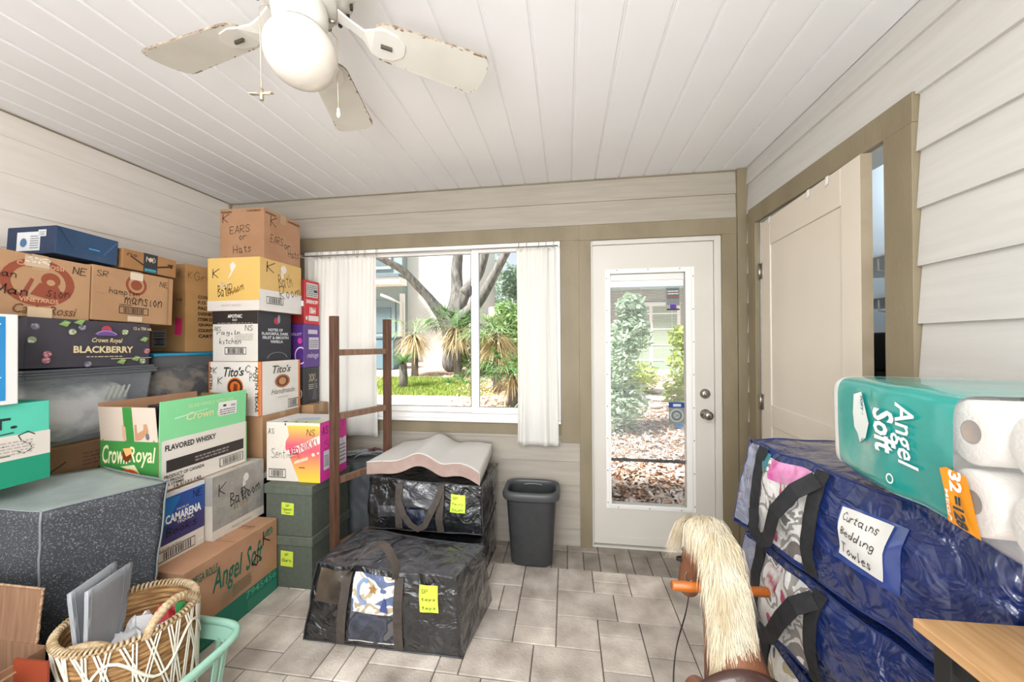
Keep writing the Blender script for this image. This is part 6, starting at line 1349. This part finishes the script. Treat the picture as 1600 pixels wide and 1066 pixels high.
# pale two-storey house seen through the window
HS = mat('house_siding', '#97a7a6', .7, '#8d9d9c', 2, (1, 1, 20)); HW = mat('house_white', '#ebe9e4', .7); WG = mat('house_glass', '#6f8288', .15); DGn = mat('house_door', '#86999a', .6)
def bx(nm, par, m, *a, **k): bm = bmesh.new(); box(bm, *a); return obj(nm, bm, m, par, **k)
h1 = thing('neighbour_house', 'grey-green two-storey house with white trim seen left of the oak', 'house', (-7.45, 14.0, gz(-7, 14)))
bx('wall', h1, HS, -6, 1.0, 0, 5, -.3, 6.5); bx('wall', h1, HW, 1.0, 3.8, .5, 5, -.3, 6.5, label='bright white wall right of the door'); bx('eave', h1, HW, -6, 1.2, -.7, 0, 3.05, 3.3, label='white eave band'); bx('lower_roof', h1, mat('roof_grey', '#6f7c84', .8), -6, 1.2, -.75, 0, 3.3, 3.42)
bx('corner_board', h1, HW, .92, 1.1, -.06, .05, -.3, 2.75)
for x0, x1, z0, z1 in ((-.75, .55, 3.75, 4.9), (-4.5, -2.8, 3.7, 4.9)):
    f = bx('window', h1, HW, x0, x1, -.08, 0, z0, z1, label='white framed window'); bx('pane', f, WG, x0 + .12, x1 - .12, -.1, -.08, z0 + .12, z1 - .12)
f = bx('door', h1, DGn, -.45, .72, -.06, 0, -.1, 2.5, label='grey green house door'); bx('pane', f, WG, -.3, .55, -.08, -.06, 1.2, 2.2)
bm = bmesh.new(); tube(bm, [(.4, -.6, 2.65), (.75, -.5, 2.5), (1.0, -.12, 2.35), (1.02, -.1, -.1)], .05, 8); obj('downspout', bm, HW, h1)
u1_ = thing('utility_cabinet', 'blue grey utility box beside the neighbouring house door', 'utility box', gp_(-6.3, 12.2)); bx('cabinet_body', u1_, mat('cabinet_blue', '#66828e', .6), -.5, .5, -.3, .3, 0, 1.05, bevel=.03); bx('lid', u1_, mat('cabinet_blue2', '#5a7682', .6), -.53, .53, -.33, .33, 1.05, 1.12)
# low house seen through the back door
h2 = thing('garden_house', 'low grey house with gridded patio door seen through the back door glass', 'house', (2.45, 11.8, gz(2.2, 11.8)))
bx('wall', h2, mat('wall_taupe', '#a9aaa2', .7, '#9fa098', 2, (1, 1, 16)), -1.6, 4.0, 0, 3, -.3, 2.75); bx('fascia', h2, HW, -1.9, 4.3, -.7, -.6, 2.55, 2.8); 
bm = bmesh.new(); hexa(bm, [(-2.0, -.75, 2.78), (4.4, -.75, 2.78), (4.4, 3, 4.4), (-2.0, 3, 4.4), (-2.0, -.75, 2.86), (4.4, -.75, 2.86), (4.4, 3, 4.5), (-2.0, 3, 4.5)]); obj('roof', bm, mat('roof_shingle', '#b29c8a', .9, '#7c6a5e', 14, (1, 3, 3)), h2)
bx('soffit', h2, mat('soffit_blue', '#a9c4cf', .7), -1.9, 4.3, -.7, 0, 2.5, 2.55)
dr = bx('patio_door', h2, HW, -.75, .95, -.06, 0, -.05, 2.1, label='white gridded patio door')
for i, x0 in enumerate((-.65, .15)):
    bx('pane', dr, mat('patio_glass', '#98a58f', .15), x0, x0 + .7, -.075, -.06, .1, 1.98)
for k in range(4): bx('grid_bar', dr, HW, -.65, .85, -.09, -.075, .1 + .47 * (k + .5), .13 + .47 * (k + .5))
bx('doorstep', h2, mat('step', '#9eadb2', .8), -1.0, 1.2, -.7, 0, -.2, .0)
bx('lattice_post', h2, HW, 1.1, 1.2, -.6, -.5, -.1, 2.5)
def shrub(label, x, y, cs, n, m, s, seed, st=1):
    t = thing('garden_shrub', label, 'shrub', gp_(x, y), group=None); leafcloud('foliage', t, cs, n, m, s, seed)
    bm = bmesh.new(); rl = random.Random(seed)
    for k in range(6): c = rl.choice(cs)[0]; tube(bm, [(rl.uniform(-.05, .05), 0, -.03), (c[0] * .5, c[1] * .5, c[2] * .6), c], [.02, .014, .006], 6)
    obj('stems', bm, BARK, t); return t
shrub('tall loose shrub at the left of the view through the back door', .80, 5.5, [((0, 0, .5), .35), ((-.1, 0, 1.0), .35), ((.1, 0, 1.4), .32), ((.12, 0, 1.8), .22), ((-.12, .1, .3), .4)], 2600, G2, .05, 31)
shrub('light green shrub at the right of the view through the back door', 1.86, 6.3, [((0, 0, .5), .32), ((.1, 0, .95), .34), ((0, 0, 1.35), .22), ((.2, 0, .3), .4)], 1900, G3, .05, 32)
shrub('low yellow green plant between the shrubs beyond the back door', 1.25, 8.4, [((0, 0, .35), .4), ((.4, 0, .4), .35), ((-.4, 0, .5), .35)], 1500, G3, .05, 33)
for k, (x, y) in enumerate(((1.6, 7.4), (1.85, 8.0), (2.05, 8.7))):
    t = thing('stepping_stone', ('nearest', 'middle', 'farthest')[k] + ' of the flat stones on the garden path beyond the back door', 'stone', gp_(x, y), group='garden path stones')
    bm = bmesh.new(); lathe(bm, [(.001, 0), (.3, 0), (.32, .02), (.3, .045), (.001, .045)], 9); obj('stone_slab', bm, mat('stone', '#c2bcb2', .85, '#9d968c', 8), t)
t = thing('garden_pot', 'small blue flower pot beside the right-hand shrub', 'pot', gp_(1.66, 5.8)); bm = bmesh.new(); lathe(bm, [(.001, 0), (.07, 0), (.1, .18), (.11, .2), (.1, .2), (.085, .17), (.001, .16)], 20); obj('pot_body', bm, mat('pot_blue', '#3f86c4', .4), t)
t = thing('wall_lantern', 'glowing warm lantern among the palms in the right window pane', 'lamp', gp_(-2.0, 9.9)); 
bm = bmesh.new(); tube(bm, [(0, 0, 0), (0, 0, 1.75)], .02, 8); obj('post', bm, ink('#3a3632'), t)
em = bpy.data.materials.new('lamp_glow'); em.use_nodes = True; em.node_tree.nodes['Principled BSDF'].inputs['Emission Color'].default_value = lin('#ffb45a'); em.node_tree.nodes['Principled BSDF'].inputs['Emission Strength'].default_value = 1.6
bm = bmesh.new(); lathe(bm, [(.001, 1.75), (.06, 1.77), (.085, 1.9), (.07, 2.0), (.001, 2.03)], 16); obj('lamp_shade', bm, em, t)
# bright trees and sky-lit hedge far behind
for k, (x, y, s_) in enumerate(((-1.0, 19.5, 1.7), (4.5, 22, 2.4), (-6.0, 24, 2.6))):
    t = thing('background_tree', ('hazy tree right of the oak trunk, far behind', 'far tree above the low house roof', 'far tree behind the grey-green house')[k], 'tree', gp_(x, y)); leafcloud('crown', t, [((0, 0, 3), s_), ((1, 0, 4), s_ * .8), ((-1.2, 0, 3.6), s_ * .7)], 4500, G2, .13, 40 + k)
    bm = bmesh.new(); tube(bm, [(0, 0, -.1), (.1, 0, 2), (0, 0, 3.4)], [.25, .2, .1], 10); obj('trunk', bm, BARK, t)
